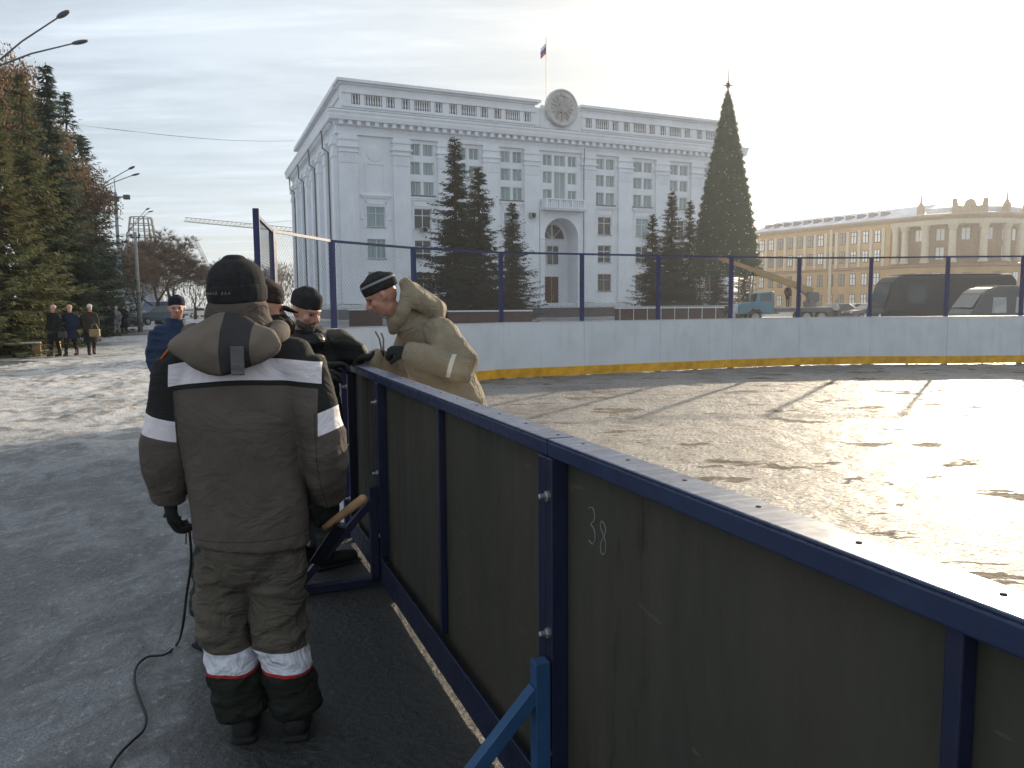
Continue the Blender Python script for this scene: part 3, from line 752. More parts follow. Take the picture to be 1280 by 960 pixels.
for i, w in enumerate(wins):
    if w[0] == 'pair':
        _, u, a, c = w
        b = MB(); 
        p0 = u-0.79; p1 = u+0.79
        for uu in (p0, p1):
            f = 0.06
            b.box(uu-0.64, uu-0.64+f, 0.16, 0.24, a, c); b.box(uu+0.64-f, uu+0.64, 0.16, 0.24, a, c); b.box(uu-0.58, uu+0.58, 0.16, 0.24, a, a+f); b.box(uu-0.58, uu+0.58, 0.16, 0.24, c-f, c); b.box(uu-0.03, uu+0.03, 0.17, 0.24, a+f, c-f)
        o = b.build('window', FR, gov)
        MB().box(p0-0.57, p0+0.57, 0.245, 0.255, a+.05, c-.05).box(p1-0.57, p1+0.57, 0.245, 0.255, a+.05, c-.05).build('pane', GLC.m, o)
        if a < 14.5: MB().box(u-1.6, u+1.6, -0.16, 0.15, a-0.12, a-0.004).build('sill', SILL, o)
    elif w[0] == 'one':
        _, u, a, c, k = w
        dark = (k in (0, 1)) or (k == 2 and random.random() < 0.5)
        window(gov, u-1.0 if k < 3 else u-1.05, u+1.0 if k < 3 else u+1.05, a, c, 0.22, 2, 1, GLD if dark else GLC.m, TANF if k == 0 else FR, True, (0.66,) if k != 1 else (0.66, 0.33))
    else:
        _, uu, hw, a, c = w
        window(gov, uu-hw, uu+hw, a, c, 0.22, 2, 1, GLC.m, FR, False, ())
for i, (ua, ub, a, c) in enumerate(sh):
    if i % 5 > 3: continue
    window(gov, ua, ub, a, c, 0.22, 2, 1, GLD if i % 5 < 2 else GLC.m, FR, False, (0.66,), RS)
# portal doors and windows
window(gov, UC-0.75, UC+0.95, 6.5, 8.9, 2.4, 2, 1, GLD, FR, False, (0.66,))
b = MB(); b.box(UC-1.9, UC-0.1, 2.40, 2.46, 9.75, 11.5); b.add([], [])
fan = [(UC + 1.75*cos(pi*k/12), zs + 1.75*sin(pi*k/12)) for k in range(13)]
b = MB(); vs = [(UC, 2.42, zs)] + [(u, 2.42, z) for u, z in fan]; b.add(vs, [(0, k+1, k+2) for k in range(12)]); fw_ = b.build('fanlight', GLD, gov)
b = MB(); b.box(UC-0.08, UC+0.08, 2.34, 2.415, zs, zs+1.75); b.box(UC-1.8, UC+1.8, 2.34, 2.415, zs-0.08, zs)
for an in (45, 135):
    b.beam((UC+0.1*cos(radians(an)), 2.38, zs), (UC+1.75*cos(radians(an)), 2.38, zs+1.75*sin(radians(an))), 0.06, 0.10, up=V((0, 1, 0)))
b.build('frame', FR, fw_)
dr = MB().box(UC-1.1, UC+0.9, 2.36, 2.49, 1.1, 5.0).build('door', mat('brown_door', (0.085, 0.035, 0.02), 0.5), gov)
MB().box(UC-0.13, UC-0.07, 2.33, 2.355, 1.1, 5.0).box(UC+0.1, UC+0.16, 2.30, 2.355, 2.0, 2.7).build('handle', mat('brass', (0.4, 0.3, 0.15), 0.4, metallic=0.8), dr)
b = MB(); b.box(UC-2.9, UC+2.9, -1.6, 0.0, 12.85, 13.05); b.box(UC-3.0, UC+3.0, -1.7, 0.0, 13.052, 13.2)
for ua in (UC-2.75, UC-0.75-0.2, UC+0.75, UC+2.45): b.box(ua, ua+0.3, -1.6, -1.3, 13.202, 14.05)
b.box(UC-2.8, UC+2.8, -1.65, -1.25, 14.052, 14.2); b.box(UC-2.7, UC-2.45, -1.25, 0, 13.202, 14.2); b.box(UC+2.45, UC+2.7, -1.25, 0, 13.202, 14.2)
for uu0, uu1, n_ in ((UC-2.4, UC-1.0, 5), (UC-0.6, UC+0.7, 5), (UC+1.1, UC+2.4, 5)):
    for k in range(n_): b.box(uu0+(uu1-uu0)*(k+.5)/n_-0.06, uu0+(uu1-uu0)*(k+.5)/n_+0.06, -1.52, -1.4, 13.202, 14.05)
b.build('balcony', GW.m, gov)
for u, z in ((24.1, 11.9), (10.3, 9.75), (15.9, 9.8), (40.6, 9.8), (46.1, 9.75)):
    e = MB().box(u-0.4, u+0.4, -0.75, -0.345, z, z+0.6).build('air_conditioner', mat('ac_casing', (0.30, 0.31, 0.30), 0.5), gov)
    MB().lathe([(0.24, 0), (0.24, 0.03), (0.05, 0.04)], (0, 0, 0), 12, Matrix.Translation((u+0.05, -0.752, z+0.3)) @ Matrix.Rotation(pi/2, 4, 'X')).build('fan', mat('ac_fan', (0.03, 0.03, 0.03)), e)
# round crest with a two headed eagle in relief
RELIEF = mat('grey_stone_relief', (0.40, 0.39, 0.38), 0.9, 0.3, 1.5, 0.3)
MC = Matrix.Translation((UC+0.02, -0.15, 25.15))
b = MB(); b.lathe([(2.2, 0), (2.2, 0.5), (2.05, 0.62), (1.92, 0.5), (1.9, 0.42), (0.02, 0.42)], (0, 0, 0), 40, MC @ Matrix.Rotation(pi/2, 4, 'X'))
crest = b.build('crest', mat('pale_stone_disc', (0.56, 0.56, 0.56), 0.9, 0.25, 1.5), gov)
b = MB(); MR = Matrix.Translation((UC+0.02, -0.62, 25.15))
def half(poly, th=0.22):
    b.prism(poly, MR @ Matrix.Translation((0, -th+0.05, 0)), th); b.prism([(-x, z) for x, z in poly][::-1], MR @ Matrix.Translation((0, -th+0.05, 0)), th)
half([(0.02, -0.7), (0.38, -0.5), (0.5, 0.0), (0.42, 0.45), (0.02, 0.6)], 0.28)
for k in range(6):                                     # wing feathers
    a = radians(62 - k*24); r0, r1 = 0.42, 1.62 - 0.03*k
    c0 = (0.3 + 0.25*cos(a), 0.15+0.25*sin(a)); w_ = 0.10
    half([(c0[0]-w_*sin(a), c0[1]+w_*cos(a)), (r1*cos(a)*0.98-0.12*sin(a), 0.1+r1*sin(a)*0.8+0.12*cos(a)), (r1*cos(a)*1.04, 0.1+r1*sin(a)*0.85), (r1*cos(a)*0.98+0.12*sin(a), 0.1+r1*sin(a)*0.8-0.12*cos(a)), (c0[0]+w_*sin(a), c0[1]-w_*cos(a))], 0.16+0.02*(k % 2))
half([(0.12, 0.5), (0.34, 0.55), (0.52, 0.95), (0.72, 1.02), (0.5, 1.18), (0.28, 1.12), (0.14, 0.85)], 0.24)   # necks and heads
half([(0.30, 1.22), (0.56, 1.22), (0.6, 1.42), (0.43, 1.34), (0.28, 1.42)], 0.15)
b.prism([(-0.2, 1.35), (0.2, 1.35), (0.27, 1.68), (0, 1.56), (-0.27, 1.68)], MR @ Matrix.Translation((0, -0.15, 0)), 0.2)
b.prism([(-0.3, 0.35), (0.3, 0.35), (0.28, -0.25), (0, -0.42), (-0.28, -0.25)], MR @ Matrix.Translation((0, -0.33, 0)), 0.12)
for k in range(3):
    a = radians(-90 + (k-1)*26); b.prism([(-0.1, -0.6), (0.1, -0.6), (1.55*cos(a)+0.15, 1.5*sin(a)), (1.55*cos(a)-0.15, 1.5*sin(a))], MR @ Matrix.Translation((0, -0.1, 0)), 0.14)
half([(0.35, -0.5), (0.55, -0.55), (1.0, -1.0), (0.85, -1.15), (0.6, -0.9)], 0.18)
b.build('eagle_relief', RELIEF, crest)
# flag pole
fl = MB().tube([(UC-0.2, 3.5, 22.5), (UC-0.2, 3.5, 34.6)], 0.06, 6).build('flagpole', mat('pale_pole', (0.45, 0.45, 0.45), 0.5), gov)
fm = []
for nme, c in (('flag_white', (0.8, 0.8, 0.8)), ('flag_blue', (0.04, 0.08, 0.4)), ('flag_red', (0.5, 0.03, 0.03))): fm.append(mat(nme, c, 0.8, bump=0))
b = MB()
for k in range(3):
    b.cur = k
    for j in range(5):
        f = lambda q: -0.25*q
        x0, x1 = j*0.16, (j+1)*0.16; z1 = 33.9 - k*0.42
        w = lambda x: 0.12*sin(x*9)
        b.add([(UC-0.17-x0, 3.5+w(x0), z1-x0*1.0), (UC-0.17-x1, 3.5+w(x1), z1-x1*1.0), (UC-0.17-x1, 3.5+w(x1), z1-x1*1.0-0.42), (UC-0.17-x0, 3.5+w(x0), z1-x0*1.0-0.42)], [(0, 1, 2, 3)])
b.build('flag', fm, fl, fix=False)

for o in gov.children_recursive:
    if o.type == 'MESH' and not o.name.startswith('dentil'):
        for v in o.data.vertices:
            if v.co.y > 0.3: v.co.x += 0.07*(v.co.y - 0.3)
# steps and dark granite terrace in front
b = MB(); ST = mat('dark_granite_step', (0.10, 0.095, 0.095), 0.6)
for k in range(6): b.box(UC-9+0.0, GL_+4, -1.5-k*0.45, -1.5-(k-1)*0.45 if k else -0.56, 0.0, 1.08-k*0.18)
t = b.build('entrance_steps', ST); t.location = GA; t.rotation_euler = (0, 0, GRZ); tag(t, 'broad dark granite steps below the arched entrance of the white building', 'steps')

# ================================================================== yellow building with a curved colonnade
YP = [(50.3, 168), (66, 141), (69.2, 136.2), (72.8, 133.2), (77, 132.0), (81.2, 132.4), (85.5, 134.6), (89, 138), (93, 144), (104, 164)]
YP = [V((*p, 0)) for p in YP]
yb = thing('yellow_building', 'yellow four storey building with snowy roof and curved colonnaded corner', 'building', (0, 0, 0))
YW = Mat('ochre_render', 0.85, 0.2)
YW.color(YW.mix(YW.noise(0.3, 4, 0.6).ramp(0.3, 0.7), (0.52, 0.35, 0.17), (0.44, 0.29, 0.14)))
CRM = mat('cream_column', (0.62, 0.55, 0.42), 0.8, 0.15)
BR = mat('brown_string_course', (0.32, 0.20, 0.12), 0.8)
DK = mat('dark_frame_pane', (0.08, 0.06, 0.05), 0.5, bump=0)
segL = [(YP[i+1]-YP[i]).length for i in range(len(YP)-1)]
def yo(i, s, o_, z):
    d = (YP[i+1]-YP[i]).normalized(); n_ = V((d.y, -d.x, 0))
    if n_.y > 0 and i < 6: n_ = -n_
    if i >= 6: n_ = V((d.y, -d.x, 0))
    return YP[i] + d*s + n_*o_ + V((0, 0, z))
NRM = []
for i in range(len(YP)-1):
    d = (YP[i+1]-YP[i]).normalized(); NRM.append(V((d.y, -d.x, 0)))
VN = [NRM[0]] + [((NRM[i]+NRM[i-1]).normalized()) for i in range(1, len(NRM))] + [NRM[-1]]
def strip(prof, name, m, i0=0, i1=None):
    b = MB(); pts = YP[i0:i1]; vn = VN[i0:i1]
    for p, nv in zip(pts, vn):
        b.v += [tuple(p + nv*o_ + V((0, 0, z))) for o_, z in prof]
    n = len(prof)
    b.f += [(i*n+k, (i+1)*n+k, (i+1)*n+k+1, i*n+k+1) for i in range(len(pts)-1) for k in range(n-1)]; b.mi = [0]*len(b.f)
    return b.build(name, m, yb, fix=False)
strip([(0, 0), (0, 7.3)], 'lower_wall', YW.m)
strip([(0, 7.3), (0, 15.0)], 'upper_wall', YW.m, 0, 2)
strip([(-2.2, 7.9), (-2.2, 14.2)], 'recessed_wall', mat('recess_shade_brown', (0.36, 0.25, 0.15), 0.9), 1, 9)  # recess shade worked into a darker wall colour
strip([(-2.2, 14.2), (0, 14.2), (0, 15.0)], 'entablature', CRM, 1)
strip([(0.001, 7.2), (0.28, 7.25), (0.28, 7.7), (-2.2, 7.9)], 'string_course', BR)
strip([(0.0, 14.98), (0.2, 15.0), (0.9, 15.5), (0.9, 15.75), (0.3, 15.9)], 'cornice', mat('tan_cornice', (0.42, 0.32, 0.22), 0.8))
strip([(0.88, 15.78), (-2.5, 17.0), (-7, 18.3)], 'roof', mat('snowy_roof', (0.72, 0.73, 0.78), 0.8, 0.3, 0.4), 0, 3)
strip([(0.3, 15.92), (-1.0, 16.1), (-1.0, 16.9), (-1.2, 17.0), (-6, 17.6)], 'roof', mat('snowy_roof', (0, 0, 0)), 2)
strip([(-12, 0), (-12, 17)], 'rear_wall', YW.m)
# windows on the straight wing
d0 = (YP[1]-YP[0]).normalized(); n0 = NRM[0]; cols = 12; 
MW = Matrix(((d0.x, -n0.x, 0, YP[0].x), (d0.y, -n0.y, 0, YP[0].y), (0, 0, 1, 0), (0, 0, 0, 1)))
for c_ in range(cols):
    s = 1.2 + (segL[0]-2.4)*(c_+.5)/cols
    for r, (a, c) in enumerate(((0.75, 2.8), (4.5, 6.5), (8.6, 10.6), (12.0, 14.0))):
        b = MB(); b.box(s-0.62, s+0.62, -0.06, -0.01, a-0.1, c+0.1); b.xform(MW); w = b.build('window', DK, yb)
        sky_bright = (c_ > 8)
        b = MB(); 
        for q in (-1, 1):
            b.box(s+q*0.29-0.2, s+q*0.29+0.2, -0.085, -0.065, a+0.02, a+1.25); b.box(s+q*0.29-0.2, s+q*0.29+0.2, -0.085, -0.065, a+1.33, c)
        b.xform(MW); b.build('pane', mat('sky_bright_pane', (0.75, 0.78, 0.78), 0.15, 0.1, bump=0, spec=0.8) if sky_bright or random.random() < .25 else mat('dull_pane', (0.28, 0.27, 0.25), 0.2, bump=0, spec=0.7), w)  # near-white colour stands in for sky reflected in the glass
b = MB()
for c_ in range(cols+1):
    s = 1.2 + (segL[0]-2.4)*c_/cols; b.box(s-0.28, s+0.28, -0.22, -0.003, 7.72, 14.3)
b.box(0.3, 0.9, -0.2, -.003, 0, 14.9); b.box(19.0, 19.6, -0.35, -.225, 0, 14.9)
b.xform(MW); b.build('pilaster_strips', CRM, yb)
b = MB()
for c_ in range(cols):
    s = 1.2 + (segL[0]-2.4)*(c_+.5)/cols
    if c_ % 1 == 0: b.box(s-0.5, s+0.5, 1.2, 2.6, 16.1, 17.3)
b.xform(MW); b.build('dormers', mat('grey_dormer', (0.22, 0.19, 0.2), 0.7), yb)
# columns along the curve
cum = [0]
for l in segL[1:8]: cum.append(cum[-1]+l)
def onc(s):
    for k in range(len(cum)-1):
        if s <= cum[k+1]: 
            f = (s-cum[k])/(cum[k+1]-cum[k]); return YP[k+1].lerp(YP[k+2], f), (VN[k+1]*(1-f)+VN[k+2]*f).normalized()
    return YP[8], VN[8]
for k, s in enumerate([0.7, 2.4, 6.0, 10.3, 15.2, 19.6, 23.4, 27.0, 31]):
    p, nv = onc(s); p = p - nv*0.55
    b = MB(); b.lathe([(0.75, 7.9), (0.75, 8.2), (0.6, 8.4), (0.52, 13.3), (0.6, 13.4), (0.75, 13.9), (0.8, 14.19)], p, 12); b.build('column', CRM, yb, smooth=False)
for k, s in enumerate([4.2, 8.1, 12.7, 17.4, 21.5, 25.2]):
    p, nv = onc(s); t_ = V((-nv.y, nv.x, 0))
    for z0, z1, o_ in ((0.8, 3.0, 0.02), (4.6, 6.3, 0.02), (8.4, 10.6, -2.18), (11.6, 13.7, -2.18)):
        q = p + nv*o_; M4 = Matrix(((t_.x, -nv.x, 0, q.x), (t_.y, -nv.y, 0, q.y), (0, 0, 1, 0), (0, 0, 0, 1)))
        w = MB().box(-0.75, 0.75, -0.05, 0, z0, z1).xform(M4).build('window', mat('tan_pane_frame', (0.30, 0.22, 0.15), 0.6), yb)
        if z0 > 11 or k in (1, 4): MB().box(-0.6, -0.05, -0.08, -0.055, z0+0.1, z1-0.1).box(0.05, 0.6, -0.08, -0.055, z0+0.1, z1-0.1).xform(M4).build('pane', MT['sky_bright_pane'], w)
# roof ornaments: obelisks and a scrolled gable
for s in (5.2, 18.8, 24.5):
    p, nv = onc(s); b = MB(); b.lathe([(0.7, 15.9), (0.7, 17.2), (0.5, 17.5), (0.2, 18), (0.05, 19.7)], p - nv*0.2, 4); b.build('obelisk', mat('tan_cornice', (0, 0, 0)), yb)
pa, na = onc(10.4); pb_, nb_ = onc(15.0); dd = (pb_-pa).normalized(); nn_ = V((dd.y, -dd.x, 0)); Lg = (pb_-pa).length
M4 = Matrix(((dd.x, -nn_.x, 0, pa.x), (dd.y, -nn_.y, 0, pa.y), (0, 0, 1, 0), (0, 0, 0, 1)))
poly = [(-0.3, 15.9), (Lg+0.3, 15.9), (Lg+0.3, 18.2), (Lg-0.3, 18.2), (Lg-0.5, 17.1), (Lg*.72, 16.9)] + [(Lg/2 + 0.8*cos(pi*k/8), 17.3+0.8*sin(pi*k/8)) for k in range(9)] + [(Lg*.28, 16.9), (0.5, 17.1), (0.3, 18.2), (-0.3, 18.2)]
MB().prism(poly, M4 @ Matrix.Translation((0, -0.1, 0)), 0.5).build('gable', mat('tan_cornice', (0, 0, 0)), yb)
# ================================================================== trees
BARK = mat('bark', (0.085, 0.062, 0.045), 0.95, 0.4, 6, 0.6, 12, 0.02)
def leafmat(name, c1, c2, c3=None, sc=0.8):
    M = Mat(name, 0.75, 0.15); p = M.geo()
    f = M.noise(sc, 3, 0.6, sock=p).ramp(0.3, 0.7); f2 = M.noise(9, 2, 0.6, sock=p).ramp(0.3, 0.7)
    c = M.mix(f, c1, c2); c = M.mix(f2 * 0.6, c, c3 or tuple(x*0.5 for x in c1)); M.color(c)
    # thin leaves and needles pass some light
    M.inp('Transmission Weight', 0.0)
    tr = M.nt.nodes.new('ShaderNodeBsdfTranslucent'); M.nt.links.new(c.s, tr.inputs[0])
    ms = M.nt.nodes.new('ShaderNodeMixShader'); ms.inputs[0].default_value = 0.3
    M.nt.links.new(M.b.outputs[0], ms.inputs[1]); M.nt.links.new(tr.outputs[0], ms.inputs[2])
    M.nt.links.new(ms.outputs[0], M.nt.nodes['Material Output'].inputs[0]); return M.m
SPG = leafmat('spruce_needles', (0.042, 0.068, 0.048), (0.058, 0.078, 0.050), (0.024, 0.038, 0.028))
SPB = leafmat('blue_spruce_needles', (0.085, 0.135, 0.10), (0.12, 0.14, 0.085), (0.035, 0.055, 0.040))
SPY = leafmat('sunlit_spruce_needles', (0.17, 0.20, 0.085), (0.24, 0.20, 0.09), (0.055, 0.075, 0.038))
RUST = leafmat('rusty_dry_leaves', (0.27, 0.165, 0.085), (0.19, 0.125, 0.07), (0.10, 0.075, 0.05))
def rv(a, b): return random.uniform(a, b)
def spruce_mesh(H, R, dens=1.0, seed=1, base=0.06, droop=0.35, tuft=0.5, snow=False, ragged=0.25):
    random.seed(seed); b = MB(); lv = []; lf = []
    z = H*base; step = 0.42
    while z < H*0.985:
        fz = (z - H*base)/(H*(1-base)); r = R*(1-fz)**0.9*(1-0.25*max(0, 0.12-fz)/0.12) + 0.12
        nb = max(4, int((5+r*2.6)*dens))
        for k in range(nb):
            a = rv(0, 2*pi); L = r*rv(1-ragged*1.3, 1+ragged*0.5); zz = z + rv(-.2, .2)
            ns = max(3, int(L/0.26*dens))
            dn = V((cos(a), sin(a), 0)); sd = V((-sin(a), cos(a), 0))
            up0 = 0.35*fz
            for i in range(ns):
                t = (i+rv(0.2, 1))/ns; q = dn*(L*t) + V((0, 0, zz + L*(up0*t - droop*t + droop*0.75*t*t)))
                w = tuft*(0.45+0.55*(1-t))*(0.6+0.4*min(1, r/2))
                for sg in (-1, 1, 0):
                    dr = (dn*rv(0.5, 1.0) + sd*sg*rv(0.5, 1.1) + V((0, 0, rv(-0.55, 0.05)))).normalized()
                    tip = q + dr*w*rv(0.7, 1.3); wd = dr.cross(V((rv(-.4, .4), rv(-.4, .4), 1))).normalized()*w*0.17
                    n0 = len(lv); mid = q.lerp(tip, 0.45)
                    lv += [tuple(q), tuple(mid+wd), tuple(tip), tuple(mid-wd)]; lf.append((n0, n0+1, n0+2, n0+3))
                    if random.random() < 0.6:
                        h = V((0, 0, -w*rv(0.35, 0.7))); n0 = len(lv)
                        lv += [tuple(q-sd*w*.12), tuple(q+sd*w*.12), tuple(mid+h)]; lf.append((n0, n0+1, n0+2))
        z += step*rv(0.7, 1.2)*(0.55+0.45*min(1, r/1.5))
    me = bpy.data.meshes.new('crown'); me.from_pydata(lv, [], lf)
    tb = MB(); tb.tube([(0, 0, -0.05), (0, 0, H*0.3), (0, 0, H*0.99)], [H*0.017, H*0.012, 0.02], 7)
    z = H*base
    while z < H*0.9:
        fz = z/H; L = R*(1-fz)*0.75
        for k in range(3):
            a = rv(0, 2*pi); dn = V((cos(a), sin(a), 0)); tb.tube([V((0, 0, z)), dn*L*.5+V((0, 0, z-L*.1)), dn*L+V((0, 0, z-L*.12))], [0.03+0.02*(1-fz), 0.02, 0.008], 3, False)
        z += 0.8
    return me, tb.mesh('trunk')
def place_tree(name, label, cat, group, crown, trunk, cm, loc, s=1.0, rz=0.0, sz=None, cname='crown'):
    t = thing(name, label, cat, loc, rz, group); t.scale = (s, s, sz or s)
    c = bpy.data.objects.new(cname, crown); COL.objects.link(c); c.parent = t
    k = bpy.data.objects.new('trunk', trunk); COL.objects.link(k); k.parent = t
    if not crown.materials: crown.materials.append(cm)
    if not trunk.materials: trunk.materials.append(BARK)
    if crown.materials[0] != cm: c.data = crown.copy(); c.data.materials[0] = cm
    return t
spA = spruce_mesh(16, 3.5, 1.12, 11, 0.05, 0.5, 0.80, ragged=0.42); spB = spruce_mesh(14, 3.2, 1.1, 12, 0.05, 0.55, 0.78, ragged=0.5)
spC = spruce_mesh(12, 2.9, 1.15, 13, 0.03, 0.30, 0.62)
g_ = 'dark spruces in front of the white building'
def tree_at(px, top, Y, mesh, H, cm, label, group, name='spruce', squash=1.0, cat='tree', **k):
    z = at(px, top, Y).z; X = at(px, 385, Y).x; s = z/H
    return place_tree(name, label, cat, group, mesh[0], mesh[1], cm, (X, Y, 0), s*squash, rv(0, 6), s, **k)
for px, top, Y, ms, H, sq, lab in ((571, 168, 70, spA, 16, 1.25, 'tallest dark spruce before the white building, left of the arched entrance'),
        (600, 206, 73, spB, 14, 1.35, 'second dark spruce, close behind the right side of the tallest one'),
        (641, 251, 68, spB, 14, 1.3, 'small pointed spruce standing alone just left of the arched entrance'),
        (815, 266, 64, spB, 14, 1.15, 'leftmost and shortest of the spruces beside the Christmas tree'),
        (838, 236, 67, spA, 16, 1.15, 'tallest of the natural spruces just left of the Christmas tree'),
        (861, 249, 71, spB, 14, 1.0, 'spruce half hidden by the left edge of the Christmas tree')):
    random.seed(int(px)); tree_at(px, top, Y, ms, H, SPG, lab, g_, squash=sq)
for px, top, Y, sq, lab in ((895, 318, 69, 1.9, 'low spruce beneath the left half of the Christmas tree'), (930, 322, 74, 1.9, 'low spruce beneath the right half of the Christmas tree')):
    random.seed(px); tree_at(px, top, Y, spB, 14, SPG, lab, g_, squash=sq)
# left avenue
g_ = 'conifers along the left side of the pavement'
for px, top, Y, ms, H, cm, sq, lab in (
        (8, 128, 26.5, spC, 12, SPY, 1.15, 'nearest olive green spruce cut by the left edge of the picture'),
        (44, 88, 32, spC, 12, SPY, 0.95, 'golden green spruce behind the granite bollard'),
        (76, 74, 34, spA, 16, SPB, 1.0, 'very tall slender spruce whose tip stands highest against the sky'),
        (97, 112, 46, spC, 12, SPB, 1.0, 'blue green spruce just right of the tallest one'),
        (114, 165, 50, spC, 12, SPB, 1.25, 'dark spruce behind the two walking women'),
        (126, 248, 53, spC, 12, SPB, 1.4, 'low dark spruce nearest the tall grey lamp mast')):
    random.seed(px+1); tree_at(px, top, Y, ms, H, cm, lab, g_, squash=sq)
# deciduous trees
def bare_mesh(H, seed, leaves=0, spread=0.75, depth=6, lsize=0.13, twig=2):
    random.seed(seed); tb = MB(); lv = []; lf = []; ends = []
    def grow(p, d, L, r, k):
        n = 3; pts = [p]; rr = [r]; q = p.copy(); dd = d.copy()
        for i in range(n):
            dd = (dd + V((rv(-.16, .16), rv(-.16, .16), rv(-.03, .12)))).normalized(); q = q + dd*(L/n); pts.append(q.copy()); rr.append(r*(1-(0.35*(i+1)/n)))
        tb.tube(pts, rr, 5 if k > 3 else 3, False)
        if k == 0:
            ends.append((q.copy(), dd.copy())); return
        for i in range(3 if k > 1 else 3):
            a = rv(0, 2*pi); ax = dd.orthogonal().normalized(); ax.rotate(Quaternion(dd, a))
            nd = dd.copy(); nd.rotate(Quaternion(ax, rv(0.25, spread)));  nd.z += 0.08
            grow(pts[-1] if i < 2 else pts[2], nd.normalized(), L*rv(0.66, 0.86), rr[-1]*rv(0.6, 0.75), k-1)
    grow(V((0, 0, -0.05)), V((0, 0, 1)), H*0.23, H*0.02, depth)
    for q, dd in ends:
        for _ in range(twig):
            d2 = (dd + V((rv(-.8, .8), rv(-.8, .8), rv(-.5, .6)))).normalized(); L = H*0.055*rv(0.6, 1.3); e = q+d2*L; sd = d2.orthogonal().normalized()*0.008*H/9
            n0 = len(lv); lv += [tuple(q-sd), tuple(q+sd), tuple(e)]; lf.append((n0, n0+1, n0+2))
            for _ in range(leaves):
                c = q.lerp(e, rv(0, 1.1)) + V((rv(-.15, .15), rv(-.15, .15), rv(-.25, .1))); u = V((rv(-1, 1), rv(-1, 1), rv(-1, 1))).normalized()*lsize*rv(.5, 1.2); w = u.orthogonal().normalized()*lsize*0.5
                n0 = len(lv); lv += [tuple(c-u), tuple(c+w), tuple(c+u), tuple(c-w)]; lf.append((n0, n0+1, n0+2, n0+3))
    top = max(v[2] for v in lv)
    s = H/top
    cm_ = bpy.data.meshes.new('crown'); cm_.from_pydata([(x*s, y*s, z*s) for x, y, z in lv], [], lf)
    tb.v = [(x*s, y*s, z*s) for x, y, z in tb.v]
    return cm_, tb.mesh('trunk', fix=False)
TWIG = mat('brown_twigs', (0.27, 0.185, 0.125), 0.9, 0.3, 2, 0)
TWIGP = mat('pale_twigs', (0.23, 0.20, 0.175), 0.9, 0.3, 2, 0)
rA = bare_mesh(9, 5, leaves=7, lsize=0.085, spread=0.6); rB = bare_mesh(9, 8, leaves=6, lsize=0.085, spread=0.6)
bA = bare_mesh(9, 21, twig=22); bB = bare_mesh(9, 22, twig=22)
g_ = 'rusty leaved trees among the left conifers'
for px, top, Y, ms, sq, lab in ((-6, 40, 38, rA, 0.6, 'rusty leaved tree at the top left corner, reaching above the olive spruce'),
        (60, 165, 35, rB, 0.62, 'bright rusty brown tree in the middle of the left row'),
        (86, 190, 42, rA, 0.75, 'rusty tree right behind the three walking women'),
        (30, 62, 40, rB, 0.6, 'thin golden tree between the two olive spruces')):
    random.seed(px+5); tree_at(px, top, Y, ms, 9, RUST, lab, g_, name='deciduous_tree', squash=sq)
g_ = 'bare trees far down the left street'
for px, top, Y, ms, cm, sq, lab in ((196, 281, 74, bA, TWIG, 1.5, 'largest bare brown tree behind the parked blue car'),
        (222, 298, 84, bB, TWIG, 1.6, 'round bare tree to the right of the largest brown one'),
        (176, 306, 66, bB, TWIG, 1.2, 'bare tree directly behind the concrete post'),
        (243, 326, 100, bA, TWIGP, 1.4, 'smaller greyish bare tree above the head of the man in blue'),
        (150, 300, 60, bA, TWIG, 1.0, 'bare tree behind the tall grey lamp mast'),
        (275, 318, 125, bB, TWIGP, 1.1, 'pale hazy tree behind the back-turned worker\'s cap'),
        (300, 316, 130, bA, TWIGP, 1.1, 'pale hazy tree just left of the leftmost blue fence post'),
        (322, 320, 128, bB, TWIGP, 1.1, 'hazy tree seen through the wire mesh left of the white building'),
        (346, 322, 134, bA, TWIGP, 1.0, 'hazy tree touching the left corner of the white building')):
    random.seed(px+9); t = tree_at(px, top, Y, ms, 9, cm, lab, g_, name='bare_tree', squash=sq)
random.seed(3)
# twigs of a tree hanging into the top left corner are part of the nearest rusty tree; far wood at the end of the street
lv = []; lf = []
for i in range(9000):
    x = rv(-150, -28); y = rv(165, 190); h = 9 + 5*noise.noise(V((x*0.06, 0, 2))) + 2.5*noise.noise(V((x*0.3, 0, 4))); z = h*random.random()**0.6
    u = V((rv(-.4, .4), rv(-.4, .4), rv(0.4, 1.6))); w = V((0.07, 0.04, 0)); c = V((x, y, z)); n0 = len(lv)
    lv += [tuple(c-w), tuple(c+w), tuple(c+u)]; lf.append((n0, n0+1, n0+2))
me = bpy.data.meshes.new('far_wood'); me.from_pydata(lv, [], lf); tag(link_mesh('far_wood', me, TWIGP), 'pale bare wood closing the far end of the left street', 'wood', kind='stuff')

